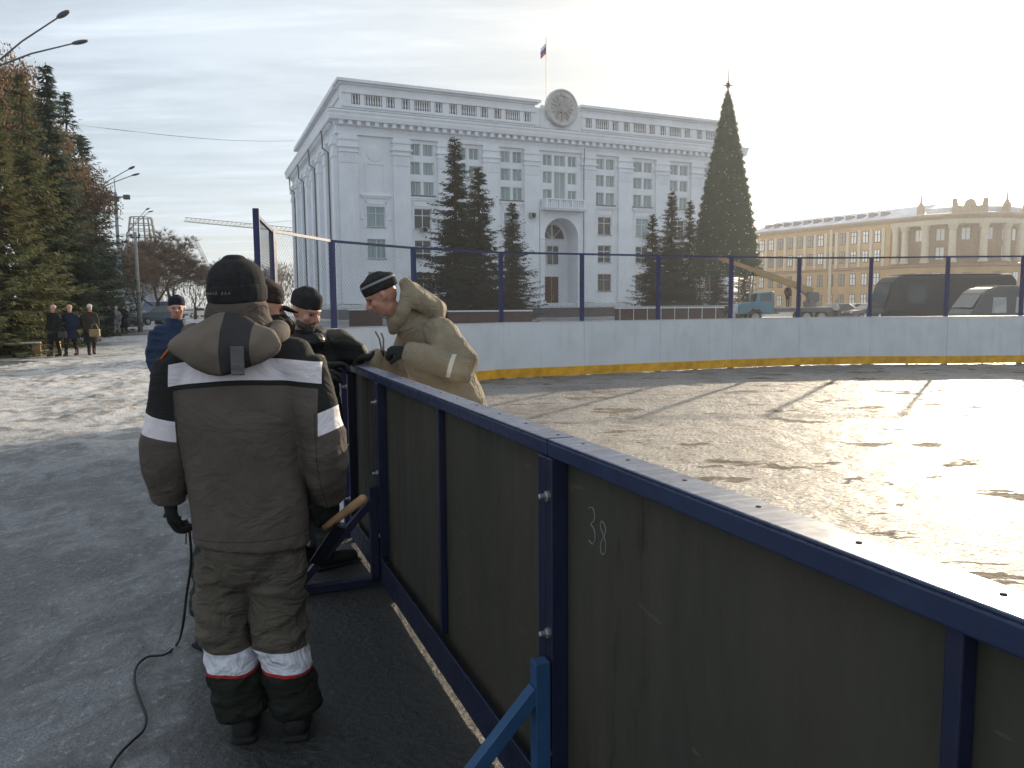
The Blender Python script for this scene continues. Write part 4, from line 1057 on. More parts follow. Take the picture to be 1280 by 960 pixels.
# ---- big artificial Christmas tree
random.seed(99)
Yc = 70; XT = at(905, 385, Yc).x; ZT = at(905, 112, Yc).z; ZB = at(905, 345, Yc).z; 
CT = thing('christmas_tree', 'tall dark green artificial Christmas tree cone with a star, on the square', 'Christmas tree', (XT, Yc, 0))
lv = []; lf = []
RB = 2.78*1.08
def conR(z): 
    t = (z-ZB)/(ZT-ZB); return RB*(1-t)**1.0*(1+0.07*sin(pi*t)) + 0.20
z = ZB
for i in range(52000):
    t = 1-sqrt(random.random()); z = ZB+(ZT-ZB)*t; r = conR(z)*(0.93+0.05*sin(z*9)) ; a = rv(0, 2*pi)
    sc_ = 0.10*(1-((z*2.1) % 1)) - 0.05; r = r + sc_ - rv(0, .12)
    c = V((r*cos(a), r*sin(a), z)); dn = V((cos(a), sin(a), rv(-.9, .3))).normalized(); sd = V((-sin(a), cos(a), rv(-.4, .4)))*0.055; L = rv(0.10, .26); n0 = len(lv)
    lv += [tuple(c-sd), tuple(c+dn*L), tuple(c+sd)]; lf.append((n0, n0+1, n0+2))
me = bpy.data.meshes.new('needle_skin'); me.from_pydata(lv, [], lf); CG = leafmat('artificial_needles', (0.045, 0.135, 0.085), (0.060, 0.15, 0.095), (0.026, 0.08, 0.055), 1.5); link_mesh('needle_skin', me, CG, CT)
b = MB(); b.lathe([(conR(ZB)*0.9, ZB)] + [(conR(ZB+(ZT-ZB)*k/12)*0.90, ZB+(ZT-ZB)*k/12) for k in range(1, 12)] + [(0.05, ZT)], (0, 0, 0), 20); b.build('cone_core', CG, CT)
b = MB()
for k in range(8):
    a = 2*pi*k/8; b.tube([(2.3*cos(a), 2.3*sin(a), 0), (2.5*cos(a), 2.5*sin(a), ZB+.2)], 0.07, 5); a2 = a+2*pi/8
    b.tube([(2.3*cos(a), 2.3*sin(a), 0.1), (2.5*cos(a2), 2.5*sin(a2), ZB)], 0.04, 4)
b.build('frame', mat('grey_steel', (0.2, 0.2, 0.2), 0.5), CT)
b = MB()
for k in range(8):
    a = pi/4*k; L = 0.6 if k % 2 == 0 else 0.36; c = V((0, 0, ZT+0.35))
    b.add([c+V((0, -.12, 0)), c+V((cos(a+.35)*.17, 0, sin(a+.35)*.17)), c+V((cos(a)*L, 0, sin(a)*L)), c+V((cos(a-.35)*.17, 0, sin(a-.35)*.17)), c+V((0, .12, 0))], [(0, 1, 2), (0, 2, 3), (4, 2, 1), (4, 3, 2)])
    b.add([c+V((.12, 0, 0)), c+V((0, cos(a+.35)*.17, sin(a+.35)*.17)), c+V((0, cos(a)*L, sin(a)*L)), c+V((0, cos(a-.35)*.17, sin(a-.35)*.17)), c+V((-.12, 0, 0))], [(0, 1, 2), (0, 2, 3), (4, 2, 1), (4, 3, 2)])
b.tube([(0, 0, ZT-0.3), (0, 0, ZT+1.7)], [0.07, 0.02], 5); b.build('star', mat('dull_star', (0.16, 0.10, 0.09), 0.4), CT)
b = MB()
for k in range(420):
    t = 1-sqrt(random.random()); z = ZB+(ZT-ZB)*t; a = rv(0, 2*pi); r = conR(z)+0.16; b.lathe([(0.01, -.05), (0.05, 0), (0.01, .05)], (r*cos(a), r*sin(a), z), 5)
tag(b.build('glass_baubles', mat('pale_bauble', (0.65, 0.60, 0.45), 0.3, bump=0, metallic=0.2), CT), kind='stuff')

# ================================================================== street furniture
GREYP = mat('grey_lamp_pole', (0.30, 0.31, 0.32), 0.6); DARKP = mat('dark_lamp_arm', (0.14, 0.14, 0.15), 0.5); HEADM = mat('lamp_head_casing', (0.10, 0.10, 0.11), 0.5)
def lamp(px, ybase_top, Y, tips, label, reach):
    top = at(px, ybase_top, Y); base = V((top.x, Y, 0))
    t = thing('street_lamp', label, 'street lamp', base, 0, 'double armed street lamps of the left street')
    MB().tube([(0, 0, 0), (0, 0, top.z*0.5), (0, 0, top.z)], [0.13, 0.10, 0.07], 8).build('pole', GREYP, t, smooth=True)
    for (tx, ty), dy in zip(tips, (-1.6, 1.0)):
        e = at(tx, ty, Y+dy) - base; s0 = V((0, 0, top.z)); d = (e-s0)
        m = s0 + d*0.5 + V((0, 0, 0.12)); MB().tube([s0, m, e], [0.045, 0.035, 0.03], 6).build('arm', DARKP, t, smooth=True)
        M4 = Matrix.Translation(e) @ Matrix.Rotation(atan2(d.y, d.x), 4, 'Z') @ Matrix.Rotation(-0.28, 4, 'Y')
        b = MB(); b.ell((0.22, 0, 0), (0.36, 0.14, 0.085), None, 10, 6); b.xform(M4); b.build('lamp_head', HEADM, t, smooth=True)
lamp(-16, 88, 34, [(74, 21), (93, 54)], 'nearest double armed street lamp, its two heads high at the top left against the sky', 3)
lamp(112, 243, 66, [(162, 211), (166, 219)], 'middle double armed street lamp reaching out of the dark spruces', 3)
lamp(158, 292, 100, [(183, 262), (186, 265)], 'farthest double armed street lamp above the scaffolded tower', 3)
# tall grey mast with camera and floodlight
p0 = at(152, 385, 56); t = thing('lamp_mast', 'tall pale grey steel mast with camera arm beside the dark spruces', 'mast', (p0.x, p0.y, 0))
zt = at(151, 240, 56).z
MB().tube([(0, 0, 0), (0, 0, 2.4), (0, 0, 2.5), (0, 0, zt*0.55), (0, 0, zt*.56), (0, 0, zt)], [0.24, 0.23, 0.17, 0.16, 0.12, 0.10], 10).build('pole', GREYP, t, smooth=True)
MB().tube([(-0.7, 0, zt-0.3), (0.75, 0, zt-0.35)], 0.05, 6).build('cross_arm', GREYP, t)
MB().box(0.6, 0.95, -0.15, 0.15, zt-0.5, zt-0.2).build('floodlight', HEADM, t); MB().box(-0.15, 0.2, -0.3, 0.1, zt-0.65, zt-0.3).build('camera', HEADM, t); MB().tube([(0, 0, zt), (0, 0, zt+0.9)], 0.03, 5).build('aerial', GREYP, t)
p0 = at(174, 385, 52); t = thing('concrete_post', 'tapered pale concrete post with insulators in front of the bare trees', 'post', (p0.x, p0.y, 0)); zt = at(171, 290, 52).z
MB().tube([(0, 0, 0), (0, 0, zt)], [0.17, 0.09], 8).build('shaft', mat('concrete', (0.42, 0.40, 0.36), 0.9), t, smooth=True); MB().box(-0.3, 0.3, -0.05, 0.05, zt-0.4, zt-0.3).box(-0.3, -0.22, -0.05, 0.05, zt-0.3, zt-0.1).box(0.22, 0.3, -0.05, 0.05, zt-0.3, zt-0.1).build('bracket', DARKP, t)
# overhead cable
a = at(95, 156, 45); c = at(368, 176, 92); pts = [tuple(a.lerp(c, k/12) - V((0, 0, 0.35*sin(pi*k/12)))) for k in range(13)]
tag(MB().tube(pts, 0.018, 4).build('overhead_cable', mat('black_cable', (0.02, 0.02, 0.02), 0.6, bump=0)), 'thin black overhead cable crossing the sky from the spruces to the white building', 'cable')
# scaffolded tower
pT = at(182, 385, 240); zt = at(182, 272, 240).z; t = thing('scaffolded_tower', 'round tower under construction with open scaffolding at its top', 'tower', (pT.x, pT.y, 0)); SCF = mat('scaffold_grey', (0.13, 0.14, 0.16), 0.7)
MB().lathe([(5.5, 0), (5.5, zt*0.62), (4.6, zt*0.72), (4.2, zt*0.74)], (0, 0, 0), 18).build('shaft', mat('tower_grey', (0.30, 0.33, 0.38), 0.8), t)
b = MB()
for k in range(14):
    a = 2*pi*k/14; b.tube([(4.3*cos(a), 4.3*sin(a), zt*0.66), (3.0*cos(a), 3.0*sin(a), zt)], 0.16, 4)
for z, r in ((zt*0.80, 3.9), (zt*0.87, 3.55), (zt*0.93, 3.3), (zt, 3.0)):
    for k in range(14):
        a = 2*pi*k/14; a2 = 2*pi*(k+1)/14; b.tube([(r*cos(a), r*sin(a), z), (r*cos(a2), r*sin(a2), z)], 0.16, 4)
b.build('scaffolding', SCF, t)
# cranes
def lattice(b, a, c, w, n, r=0.10, up=V((0, 0, 1))):
    a = V(a); c = V(c); t = (c-a).normalized(); sd = t.cross(up).normalized()*w/2; u = sd.cross(t).normalized()*w*0.8
    ch = [lambda f: a.lerp(c, f)-sd, lambda f: a.lerp(c, f)+sd, lambda f: a.lerp(c, f)+u]
    for f in ch: b.tube([f(0), f(1)], r, 3)
    for k in range(n):
        f0, f1, fm = k/n, (k+1)/n, (k+.5)/n
        b.tube([ch[0](f0), ch[2](fm), ch[0](f1)], r*0.6, 3, False); b.tube([ch[1](f0), ch[2](fm), ch[1](f1)], r*0.6, 3, False)
CR = mat('crane_steel', (0.40, 0.37, 0.33), 0.6, bump=0)
m0 = at(377, 291, 320); e0 = at(231, 277, 320); base = V((m0.x, m0.y, 0))
t = thing('tower_crane', 'distant tower crane whose long level jib crosses the sky left of the white building', 'crane', base)
b = MB(); lattice(b, (0, 0, m0.z), e0-base, 2.0, 26, 0.16); b.build('jib', CR, t); b = MB(); lattice(b, (0, 0, 0), (0, 0, m0.z+5), 1.8, 20, 0.16, V((0, 1, 0))); b.build('mast', CR, t)
b = MB(); b.tube([(0, 0, m0.z+5), tuple((e0-base)*0.62+V((0, 0, m0.z*0.38)))], 0.08, 3); b.build('tie_bar', CR, t)
m1 = at(262, 340, 300); e1 = at(241, 297, 300); base = V((m1.x, m1.y, 0)); t = thing('luffing_crane', 'small distant crane with a raised sloping jib above the far trees', 'crane', base)
b = MB(); lattice(b, (0, 0, m1.z), e1-base, 1.4, 14, 0.12); b.ell(e1-base, (0.8, 0.8, 0.8)); b.build('jib', CR, t); b = MB(); lattice(b, (0, 0, 0), (0, 0, m1.z+2), 1.4, 10, 0.12, V((0, 1, 0))); b.build('mast', CR, t)
# distant houses at the end of the street
for i, (x0, x1, yt, Y, c, lab) in enumerate(((262, 292, 348, 210, (0.42, 0.42, 0.42), 'pale grey block at the far end of the left street'), (298, 330, 352, 225, (0.50, 0.45, 0.38), 'cream block beyond the fence at the far end of the left street'))):
    a = at(x0, 385, Y); c_ = at(x1, 385, Y); h = at(x0, yt, Y).z; t = thing('apartment_block', lab, 'building', (a.x, Y, 0)); w = c_.x-a.x
    MB().box(0, w, 0, 12, 0, h).build('wall', mat('far_wall_%s' % ('grey', 'cream')[i], c, 0.9), t); MB().box(-0.3, w+.3, -0.3, 12.3, h+.002, h+0.4).build('roof', mat('snowy_roof', (0, 0, 0)), t)
    for r in range(int(h/3)):
        for k in range(int(w/2.6)): MB().box(0.8+k*2.6, 2.0+k*2.6, -0.04, -0.004, 1+r*3, 2.4+r*3).build('window', GLD, t)

# granite wall and planters before the white building
GRN = mat('red_granite', (0.10, 0.062, 0.055), 0.6, 0.3); SNC = mat('snow_cap', (0.75, 0.77, 0.80), 0.8, 0.1, 3, 0.4, 8, 0.03)
for xa, xb, ya, Yd, lab in ((436, 476, 388, 62, 'short red granite wall with snow on top, beside the bearded man\'s shoulder'), (560, 665, 390, 60, 'red granite wall under the tall spruces'), (770, 905, 386, 62, 'low red granite wall under the spruces by the Christmas tree')):
    a = at(xa, 385, Yd); c_ = at(xb, 385, Yd); h = at(xa, ya, Yd).z; t = thing('granite_wall', lab, 'wall', (a.x, Yd, 0)); w = c_.x-a.x
    MB().box(0, w, 0, 0.8, 0, h).build('stone', GRN, t); MB().box(-0.05, w+0.05, -0.06, 0.86, h+.002, h+0.10).build('snow', SNC, t)
# white guard rail and small gate posts under the spruces
a = at(775, 383, 58); c_ = at(912, 381, 58); t = thing('guard_rail', 'thin white rail on posts between the spruces and the blue truck', 'railing', a*1.0); t.location = (a.x, a.y, 0); w = c_.x-a.x
b = MB(); b.box(0, w, -0.02, 0.02, a.z-0.03, a.z+0.01); b.build('rail', FR, t)
for k in range(9): MB().box(w*k/8-0.02, w*k/8+0.02, -0.019, 0.019, 0, a.z-0.032).build('post', FR, t)
# benches, bin and bollard at the left
WOOD = mat('pale_bench_wood', (0.42, 0.27, 0.14), 0.6, 0.3, 3, 0.3); BIN = mat('brown_bin', (0.07, 0.045, 0.035), 0.6)
def bench(loc, rz, label):
    t = thing('park_bench', label, 'bench', loc, rz, 'backless wooden benches'); b = MB()
    for k in range(4): b.box(-1.1, 1.1, -0.27+k*0.14, -0.15+k*0.14, 0.40, 0.445)
    b.build('seat', WOOD, t)
    for s in (-1, 1): MB().box(s*0.95-0.12, s*0.95+0.12, -0.25, 0.25, 0, 0.398).build('leg', WOOD, t)
    MB().box(-1.08, 1.08, -0.26, 0.26, 0.447, 0.475).build('snow', SNC, t)
g1_ = gnd(4, 447); g2_ = gnd(33, 437)
bench((g1_.x, g1_.y, 0), 0.5, 'snow covered bench cut by the left edge of the picture'); bench((g2_.x-0.1, g2_.y, 0), 0.9, 'snow covered bench standing just left of the brown bin')
g3 = gnd(56, 441); t = thing('litter_bin', 'square brown litter bin on pale wooden side posts beside the walkers', 'litter bin', (g3.x, g3.y, 0), 0.3)
MB().box(-0.38, 0.38, -0.3, 0.3, 0.12, 1.12).build('body', BIN, t, bevel=0.02); MB().box(-0.46, -0.385, -0.3, 0.3, 0, 1.0).build('side_post', WOOD, t); MB().box(0.385, 0.46, -0.3, 0.3, 0, 1.0).build('side_post', WOOD, t); MB().box(-0.42, 0.42, -0.34, 0.34, 1.122, 1.17).build('rim', BIN, t)
g4 = gnd(22, 436); t = thing('granite_bollard', 'pale round stone bollard behind the benches', 'bollard', (g4.x, g4.y, 0)); MB().lathe([(0.30, 0), (0.28, 0.5), (0.20, 1.0), (0.14, 1.06)], (0, 0, 0), 14).build('shaft', mat('pale_stone', (0.55, 0.47, 0.42), 0.9), t, smooth=True)

# ================================================================== vehicles
TYRE = mat('tyre_rubber', (0.02, 0.02, 0.02), 0.9, 0.1, bump=0); RIM = mat('wheel_rim', (0.35, 0.35, 0.36), 0.4, bump=0, metallic=0.6); CARG = mat('car_glass', (0.03, 0.035, 0.04), 0.08, 0.1, bump=0, spec=0.8)
def wheel(t, x, y, r, w=0.22):
    M4 = Matrix.Translation((x, y, r)) @ Matrix.Rotation(pi/2, 4, 'X')
    o = MB().lathe([(r*0.6, -w/2), (r*0.95, -w/2), (r, -w/3), (r, w/3), (r*0.95, w/2), (r*0.6, w/2)], (0, 0, 0), 18, M4).build('wheel', TYRE, t)
    MB().lathe([(r*0.58, -w*0.52), (r*0.3, -w*0.40), (0.05, -w*0.40), (0.05, w*.4), (r*.3, w*.4), (r*0.58, w*0.52)], (0, 0, 0), 14, M4).build('rim', RIM, o)
def shell(prof, halfw, tumble, zsh, name, m, t, bevel=0.05):
    """side profile (x,z) extruded to a car body, narrowing above zsh"""
    b = MB(); n = len(prof)
    hw = lambda z: halfw if z <= zsh else halfw - tumble*(z-zsh)
    vs = [(x, -hw(z), z) for x, z in prof] + [(x, hw(z), z) for x, z in prof]
    b.add(vs, [tuple(range(n)), tuple(range(n, 2*n))[::-1]] + [(i, n+i, n+(i+1) % n, (i+1) % n) for i in range(n)]); return b.build(name, m, t, bevel=bevel)
def car(loc, rz, paint_m, label, group=None, kind='suv', s=1.0, cat='car'):
    t = thing('parked_car', label, cat, loc, rz, group); t.scale = (s, s, s)
    if kind == 'suv': body = [(-2.2, 0.35), (-2.25, 0.75), (-2.1, 1.0), (-1.15, 1.1), (-0.5, 1.62), (1.7, 1.66), (2.15, 1.05), (2.2, 0.4)]; gl = [(-0.98, 1.10), (-0.45, 1.55), (1.6, 1.58), (1.95, 1.10)]
    else: body = [(-2.15, 0.3), (-2.2, 0.65), (-2.05, 0.85), (-1.1, 0.95), (-0.35, 1.42), (0.9, 1.44), (1.5, 1.05), (2.1, 0.98), (2.2, 0.7), (2.15, 0.35)]; gl = [(-0.95, 0.97), (-0.32, 1.36), (0.85, 1.38), (1.35, 1.02)]
    shell(body, 0.88, 0.22, 1.0, 'body', paint_m, t)
    b = MB(); n = len(gl)
    for sg in (-1, 1):
        f = lambda z: 0.885 - 0.22*max(0, z-1.0)
        pts = [(x, sg*f(z), z) for x, z in gl]
        b.add(pts, [tuple(range(n))])
    b.build('side_windows', CARG, t, fix=False)
    z0, z1 = gl[0][1]+0.02, gl[1][1]; x0, x1 = (-1.14, -0.53) if kind == 'suv' else (-1.08, -0.40)
    MB().add([(x0-0.01, -0.74, z0), (x0-0.01, 0.74, z0), (x1-0.01, 0.66, z1), (x1-0.01, -0.66, z1)], [(0, 1, 2, 3)]).build('windscreen', CARG, t, fix=False)
    for x in (-1.4, 1.4):
        for y in (-0.80, 0.80): wheel(t, x, y, 0.34)
    for y in (-0.62, 0.62): MB().ell((-2.17, y, 0.72), (0.06, 0.16, 0.09), None, 10, 6).build('headlight', mat('headlight_glass', (0.8, 0.8, 0.8), 0.2, bump=0), t)
    MB().box(-2.27, -2.2, -0.8, 0.8, 0.36, 0.55).build('bumper', DARKP, t)
    return t
def cp(name, c, r=0.3): return mat(name, c, r, 0.1, 2, 0, spec=0.6)
q = gnd(194, 406); car((q.x, q.y, 0), radians(62), cp('teal_paint', (0.02, 0.055, 0.075)), 'teal blue off-road car parked beyond the man in blue')
q = gnd(200, 401.5); 
t = car((q.x-0.2, q.y, 0), radians(80), cp('navy_paint', (0.02, 0.03, 0.14)), 'dark blue van standing behind the teal car', s=1.35)
q = gnd(172, 406); car((q.x-0.6, q.y-1, 0), radians(20), cp('dark_grey_paint', (0.03, 0.03, 0.03)), 'dark car half hidden left of the teal car', kind='sedan', s=0.85)
for k, (px, py, c, lab) in enumerate(((160, 404.5, (0.6, 0.6, 0.6), 'white car nosing out behind the tall mast'), (243, 397, (0.45, 0.45, 0.47), 'silver car right of the man in blue\'s cap'), (256, 396.0, (0.5, 0.5, 0.5), 'farther silver car next to the worker\'s cap'), (268, 395.2, (0.1, 0.1, 0.12), 'dark car behind the worker\'s cap'))):
    q = gnd(px, py); car((q.x, q.y, 0), radians(70), cp('car_paint_%s' % 'abcd'[k], c), lab, 'cars parked far down the left street', kind='sedan')
for k, (px, Y, c, lab) in enumerate(((1042, 66, (0.10, 0.13, 0.11), 'dark green car behind the fence right of the blue truck'), (1068, 72, (0.35, 0.35, 0.36), 'silver car between the blue truck and the dark van'), (1090, 64, (0.12, 0.12, 0.13), 'dark car partly hidden by the nose of the dark van'))):
    q = at(px, 390, Y); car((q.x, q.y, 0), radians(8), cp('square_car_%s' % 'abc'[k], c), lab, 'cars on the square in front of the yellow building', kind='sedan')
# blue truck with telescopic boom
Yt = 62; q0 = at(914, 390, Yt); t = thing('boom_truck', 'blue lorry with a long yellow telescopic boom raised over its cab', 'truck', (q0.x, Yt, 0), radians(-4)); TB = cp('truck_blue', (0.06, 0.20, 0.27), 0.45); TW = cp('truck_white', (0.55, 0.57, 0.58), 0.4)
zc = 2.35
shell([(0.35, 0.7), (0.3, 1.25), (0.5, 1.5), (1.6, 1.62), (1.75, 2.3), (2.9, 2.42), (3.0, 2.3), (3.0, 0.7), (2.1, 0.7), (1.9, 1.05), (1.3, 1.05), (1.1, 0.7)], 1.05, 0.12, 1.6, 'cab', TB, t)
MB().box(0.0, 0.33, -0.95, 0.95, 0.72, 1.45).build('grille', TW, t, bevel=0.05); MB().box(-0.15, 0.1, -1.1, 1.1, 0.5, 0.7).build('bumper', TW, t)
b = MB(); b.add([(1.95, -1.045, 1.68), (1.98, -0.985, 2.2), (2.75, -0.98, 2.25), (2.8, -1.045, 1.68)], [(0, 1, 2, 3)]); b.build('side_window', CARG, t, fix=False)
MB().add([(1.60, -0.85, 1.7), (1.60, 0.85, 1.7), (1.71, 0.85, 2.22), (1.71, -0.85, 2.22)], [(0, 1, 2, 3)]).build('windscreen', CARG, t, fix=False)
for y in (-0.7, 0.7): MB().ell((-0.02, y, 1.05), (0.05, 0.14, 0.14), None, 10, 6).build('headlight', MT['headlight_glass'], t)
MB().box(3.1, 7.3, -1.1, 1.1, 0.85, 1.1).build('chassis', DARKP, t); MB().box(3.15, 7.2, -1.15, 1.15, 1.102, 1.2).build('deck', GREYP, t)
for x in (1.6, 5.4, 6.5):
    for y in (-0.95, 0.95): wheel(t, x, y, 0.48, 0.28)
BY = mat('boom_ochre', (0.42, 0.26, 0.10), 0.5, 0.2)
MB().lathe([(0.5, 1.2), (0.5, 1.6), (0.35, 1.7)], (5.9, 0, 0), 12).box(5.7, 6.5, -0.35, 0.35, 1.6, 2.3).build('turntable', DARKP, t)
R0 = t.matrix_basis.inverted()
pa = (R0 @ at(1015, 364, Yt)); pb = (R0 @ at(898, 322, Yt)); 
bo = MB().beam(pa, pa.lerp(pb, 0.6), 0.40, 0.46).build('boom', BY, t); MB().beam(pa.lerp(pb, 0.45)+V((0, 0, 0.02)), pb, 0.26, 0.30).build('boom_extension', BY, bo)
MB().beam((6.1, 0, 2.2), pa + V((-0.2, 0, -0.1)), 0.3, 0.3).beam((5.9, 0, 1.9), pa.lerp(pb, 0.25), 0.14, 0.14).build('boom_strut', DARKP, t)
b = MB()
for zz1 in (pb.z-0.95, pb.z-0.5, pb.z-0.08): b.tube([(pb.x-0.9, -0.45, zz1), (pb.x-0.05, -0.45, zz1), (pb.x-0.05, 0.45, zz1), (pb.x-0.9, 0.45, zz1), (pb.x-0.9, -0.45, zz1)], 0.025, 4)
for qx in (-0.9, -0.05):
    for qy in (-0.45, 0.45): b.tube([(pb.x+qx, qy, pb.z-0.95), (pb.x+qx, qy, pb.z-0.08)], 0.025, 4)
b.build('basket', DARKP, t)
# dark van and pale minibus
def van(loc, L, H, W_, m, label, rz, glassx, roofm=None, open_glass=False):
    t = thing('van', label, 'van', loc, rz)
    pr_ = [(0.0, 0.5), (-0.02, 1.05), (0.13, 1.25), (0.50, H*0.90), (0.72, H*0.985), (1.1, H), (L-0.25, H), (L-0.05, H*0.9), (L, 0.5)]
    shell(pr_, W_/2, 0.10, 1.2, 'body', m, t, 0.10)
    for x0, x1 in glassx:
        f = lambda z: W_/2 + 0.006 - 0.10*max(0, z-1.2)
        MB().add([(x0, -f(H*.55), H*.55), (x1, -f(H*.55), H*.55), (x1, -f(H*.82), H*.82), (x0+0.05, -f(H*.82), H*.82)], [(0, 1, 2, 3)]).build('side_window', mat('pale_van_glass', (0.42, 0.42, 0.40), 0.1, bump=0, spec=0.9) if open_glass else CARG, t, fix=False)
    MB().add([(0.13, -W_*.42, 1.34), (0.13, W_*.42, 1.34), (0.44, W_*.40, H*.87), (0.44, -W_*.40, H*.87)], [(0, 1, 2, 3)]).build('windscreen', CARG, t, fix=False)
    for x in (0.95, L-1.1):
        for y in (-W_/2+0.12, W_/2-0.12): wheel(t, x, y, 0.36, 0.24)
    for y in (-W_*.38, W_*.38): MB().ell((0.0, y, 0.9), (0.05, 0.13, 0.13), None, 10, 6).build('headlight', MT['headlight_glass'], t)
    MB().box(0.95, L-0.25, -W_*.42, W_*.42, H+0.02, H+0.05).build('roof_glint', mat('glint_roof', (0.35, 0.35, 0.34), 0.18, 0.1, bump=0, spec=0.8), t, bevel=0.01)  # pale glossy sheet added to give the roof its sun highlight
    return t
q = at(1091, 390, 37); van((q.x, 37, 0), 5.9, 2.75, 2.2, cp('van_black', (0.045, 0.045, 0.043), 0.6), 'large dark van parked behind the fence in front of the yellow building', radians(-3), [(1.1, 1.9)])
q = at(1197, 390, 30); van((q.x, 30, 0), 4.6, 2.08, 1.95, cp('van_grey', (0.10, 0.10, 0.095), 0.35), 'lower grey minibus with shiny roof at the right edge of the picture', radians(-5), [(0.75, 1.25), (1.55, 1.95), (2.1, 3.0)], open_glass=True)
# ================================================================== people
SK = Mat('skin', 0.55, 0.35); p_ = SK.noise(14, 3, 0.6).ramp(0.35, 0.7)
SK.color(SK.mix(p_, (0.50, 0.27, 0.19), (0.42, 0.19, 0.13))); SK.inp('Subsurface Weight', 0.08); SK.b.inputs['Subsurface Radius'].default_value = (0.01, 0.004, 0.002)
SK.bump(SK.noise(120, 2), 0.15, 0.001)
EYE = mat('dark_eye', (0.03, 0.02, 0.015), 0.15, bump=0, spec=0.8)
HAIRD = mat('dark_hair', (0.035, 0.025, 0.02), 0.8, 0.3, 60, 0.8, 200, 0.003)
GLOVE = cloth('black_glove', (0.022, 0.024, 0.024), 0.3)
BOOT = varied('dark_boot_leather', (0.022, 0.022, 0.02), 0.65, 0.4, 10, 0.4, 60, 0.002)
def basis(f, u=V((0, 0, 1))):
    f = V(f).normalized(); r = f.cross(u).normalized(); u = r.cross(f).normalized()
    return Matrix((( r.x, f.x, u.x), (r.y, f.y, u.y), (r.z, f.z, u.z)))      # columns right, forward, up
def head_shapes(mb, c, B, s=1.0, detail=True):
    P = lambda x, y, z: c + (B @ V((x, y, z)))*s
    E = lambda x, y, z, a, b_, c_, n=16: mb.ell(P(x, y, z), (a*s, b_*s, c_*s), B, n, 10)
    E(0, -0.012, 0.02, 0.074, 0.092, 0.098); E(0, 0.022, -0.035, 0.060, 0.062, 0.075); E(0, 0.045, -0.082, 0.032, 0.030, 0.026)
    if detail:
        loft(mb, [P(0, 0.082, 0.022), P(0, 0.098, 0.0), P(0, 0.112, -0.022)], [0.009*s, 0.011*s, 0.014*s], B @ V((1, 0, 0)), 10, 2, 0.6)
        E(-0.012, 0.093, -0.026, 0.009, 0.010, 0.008, 8); E(0.012, 0.093, -0.026, 0.009, 0.010, 0.008, 8)
        loft(mb, [P(-0.048, 0.066, 0.030), P(0, 0.083, 0.034), P(0.048, 0.066, 0.030)], [0.009*s, 0.012*s, 0.009*s], B @ V((0, 0, 1)), 8, 2)
        E(-0.042, 0.058, -0.018, 0.022, 0.020, 0.022, 10); E(0.042, 0.058, -0.018, 0.022, 0.020, 0.022, 10)
        loft(mb, [P(-0.024, 0.074, -0.052), P(0, 0.086, -0.050), P(0.024, 0.074, -0.052)], [0.005*s, 0.008*s, 0.005*s], B @ V((0, 0, 1)), 8, 2)
        loft(mb, [P(-0.020, 0.073, -0.063), P(0, 0.083, -0.064), P(0.020, 0.073, -0.063)], [0.005*s, 0.008*s, 0.005*s], B @ V((0, 0, 1)), 8, 2)
        for q in (-1, 1):
            loft(mb, [P(q*0.076, -0.012, 0.022), P(q*0.084, -0.022, 0.004), P(q*0.076, -0.010, -0.026)], [(0.010*s, 0.018*s), (0.011*s, 0.017*s), (0.009*s, 0.010*s)], B @ V((1, 0, 0)), 8, 3)
def eyes(me, c, B, origin, s=1.0):
    mb = MB()
    for q in (-1, 1): mb.ell(c + (B @ V((q*0.031, 0.071, 0.010)))*s - origin, (0.013*s, 0.010*s, 0.007*s), B, 10, 6)
    bm = bmesh.new(); bm.from_mesh(me); n0 = len(bm.faces)
    vs = [bm.verts.new(v) for v in mb.v]
    for f in mb.f:
        try: fc = bm.faces.new([vs[i] for i in f]); fc.material_index = 1; fc.smooth = True
        except ValueError: pass
    bm.to_mesh(me); bm.free()
def hand(mb, W_, d, pn, thumb=1, curl=0.7, s=1.0, r=0.0105, pr=1.0):
    d = V(d).normalized(); pn = V(pn); pn = (pn - d*pn.dot(d)).normalized(); sd = d.cross(pn).normalized()*thumb; W_ = V(W_)
    loft(mb, [W_ - d*0.03, W_, W_ + d*0.045*s, W_ + d*0.088*s], [(0.030*pr, 0.026*pr), (0.032*pr, 0.022*pr), (0.042*pr, 0.020*pr), (0.040*pr, 0.016*pr)], sd, 14, 3)
    for i, L in enumerate((0.078, 0.086, 0.080, 0.062)):
        b0 = W_ + d*0.080*s + sd*(0.030 - 0.0205*i)*s; q = b0.copy(); pts = [q.copy()]; a = 0
        fan = sd*(0.10 - 0.07*i)
        for fr, da in ((0.45, 0.55), (0.31, 1.0), (0.24, 0.8)):
            a += curl*da; q = q + ((d + fan)*cos(a) + pn*sin(a)).normalized()*L*fr*s; pts.append(q.copy())
        loft(mb, pts, [r*1.05*s, r*s, r*0.95*s, r*0.8*s], sd, 8, 2, 0.9)
    b0 = W_ + d*0.018*s + sd*0.026*s; p1 = b0 + (sd*0.75 + d*0.6 + pn*0.25).normalized()*0.036*s; p2 = p1 + (sd*0.3 + d*0.85 + pn*0.45*curl).normalized()*0.032*s; p3 = p2 + (d*0.8 + pn*0.8*curl).normalized()*0.026*s
    loft(mb, [b0, p1, p2, p3], [0.015*pr, r*1.25*s, r*1.15*s, r*0.9*s], pn, 8, 2, 0.9)
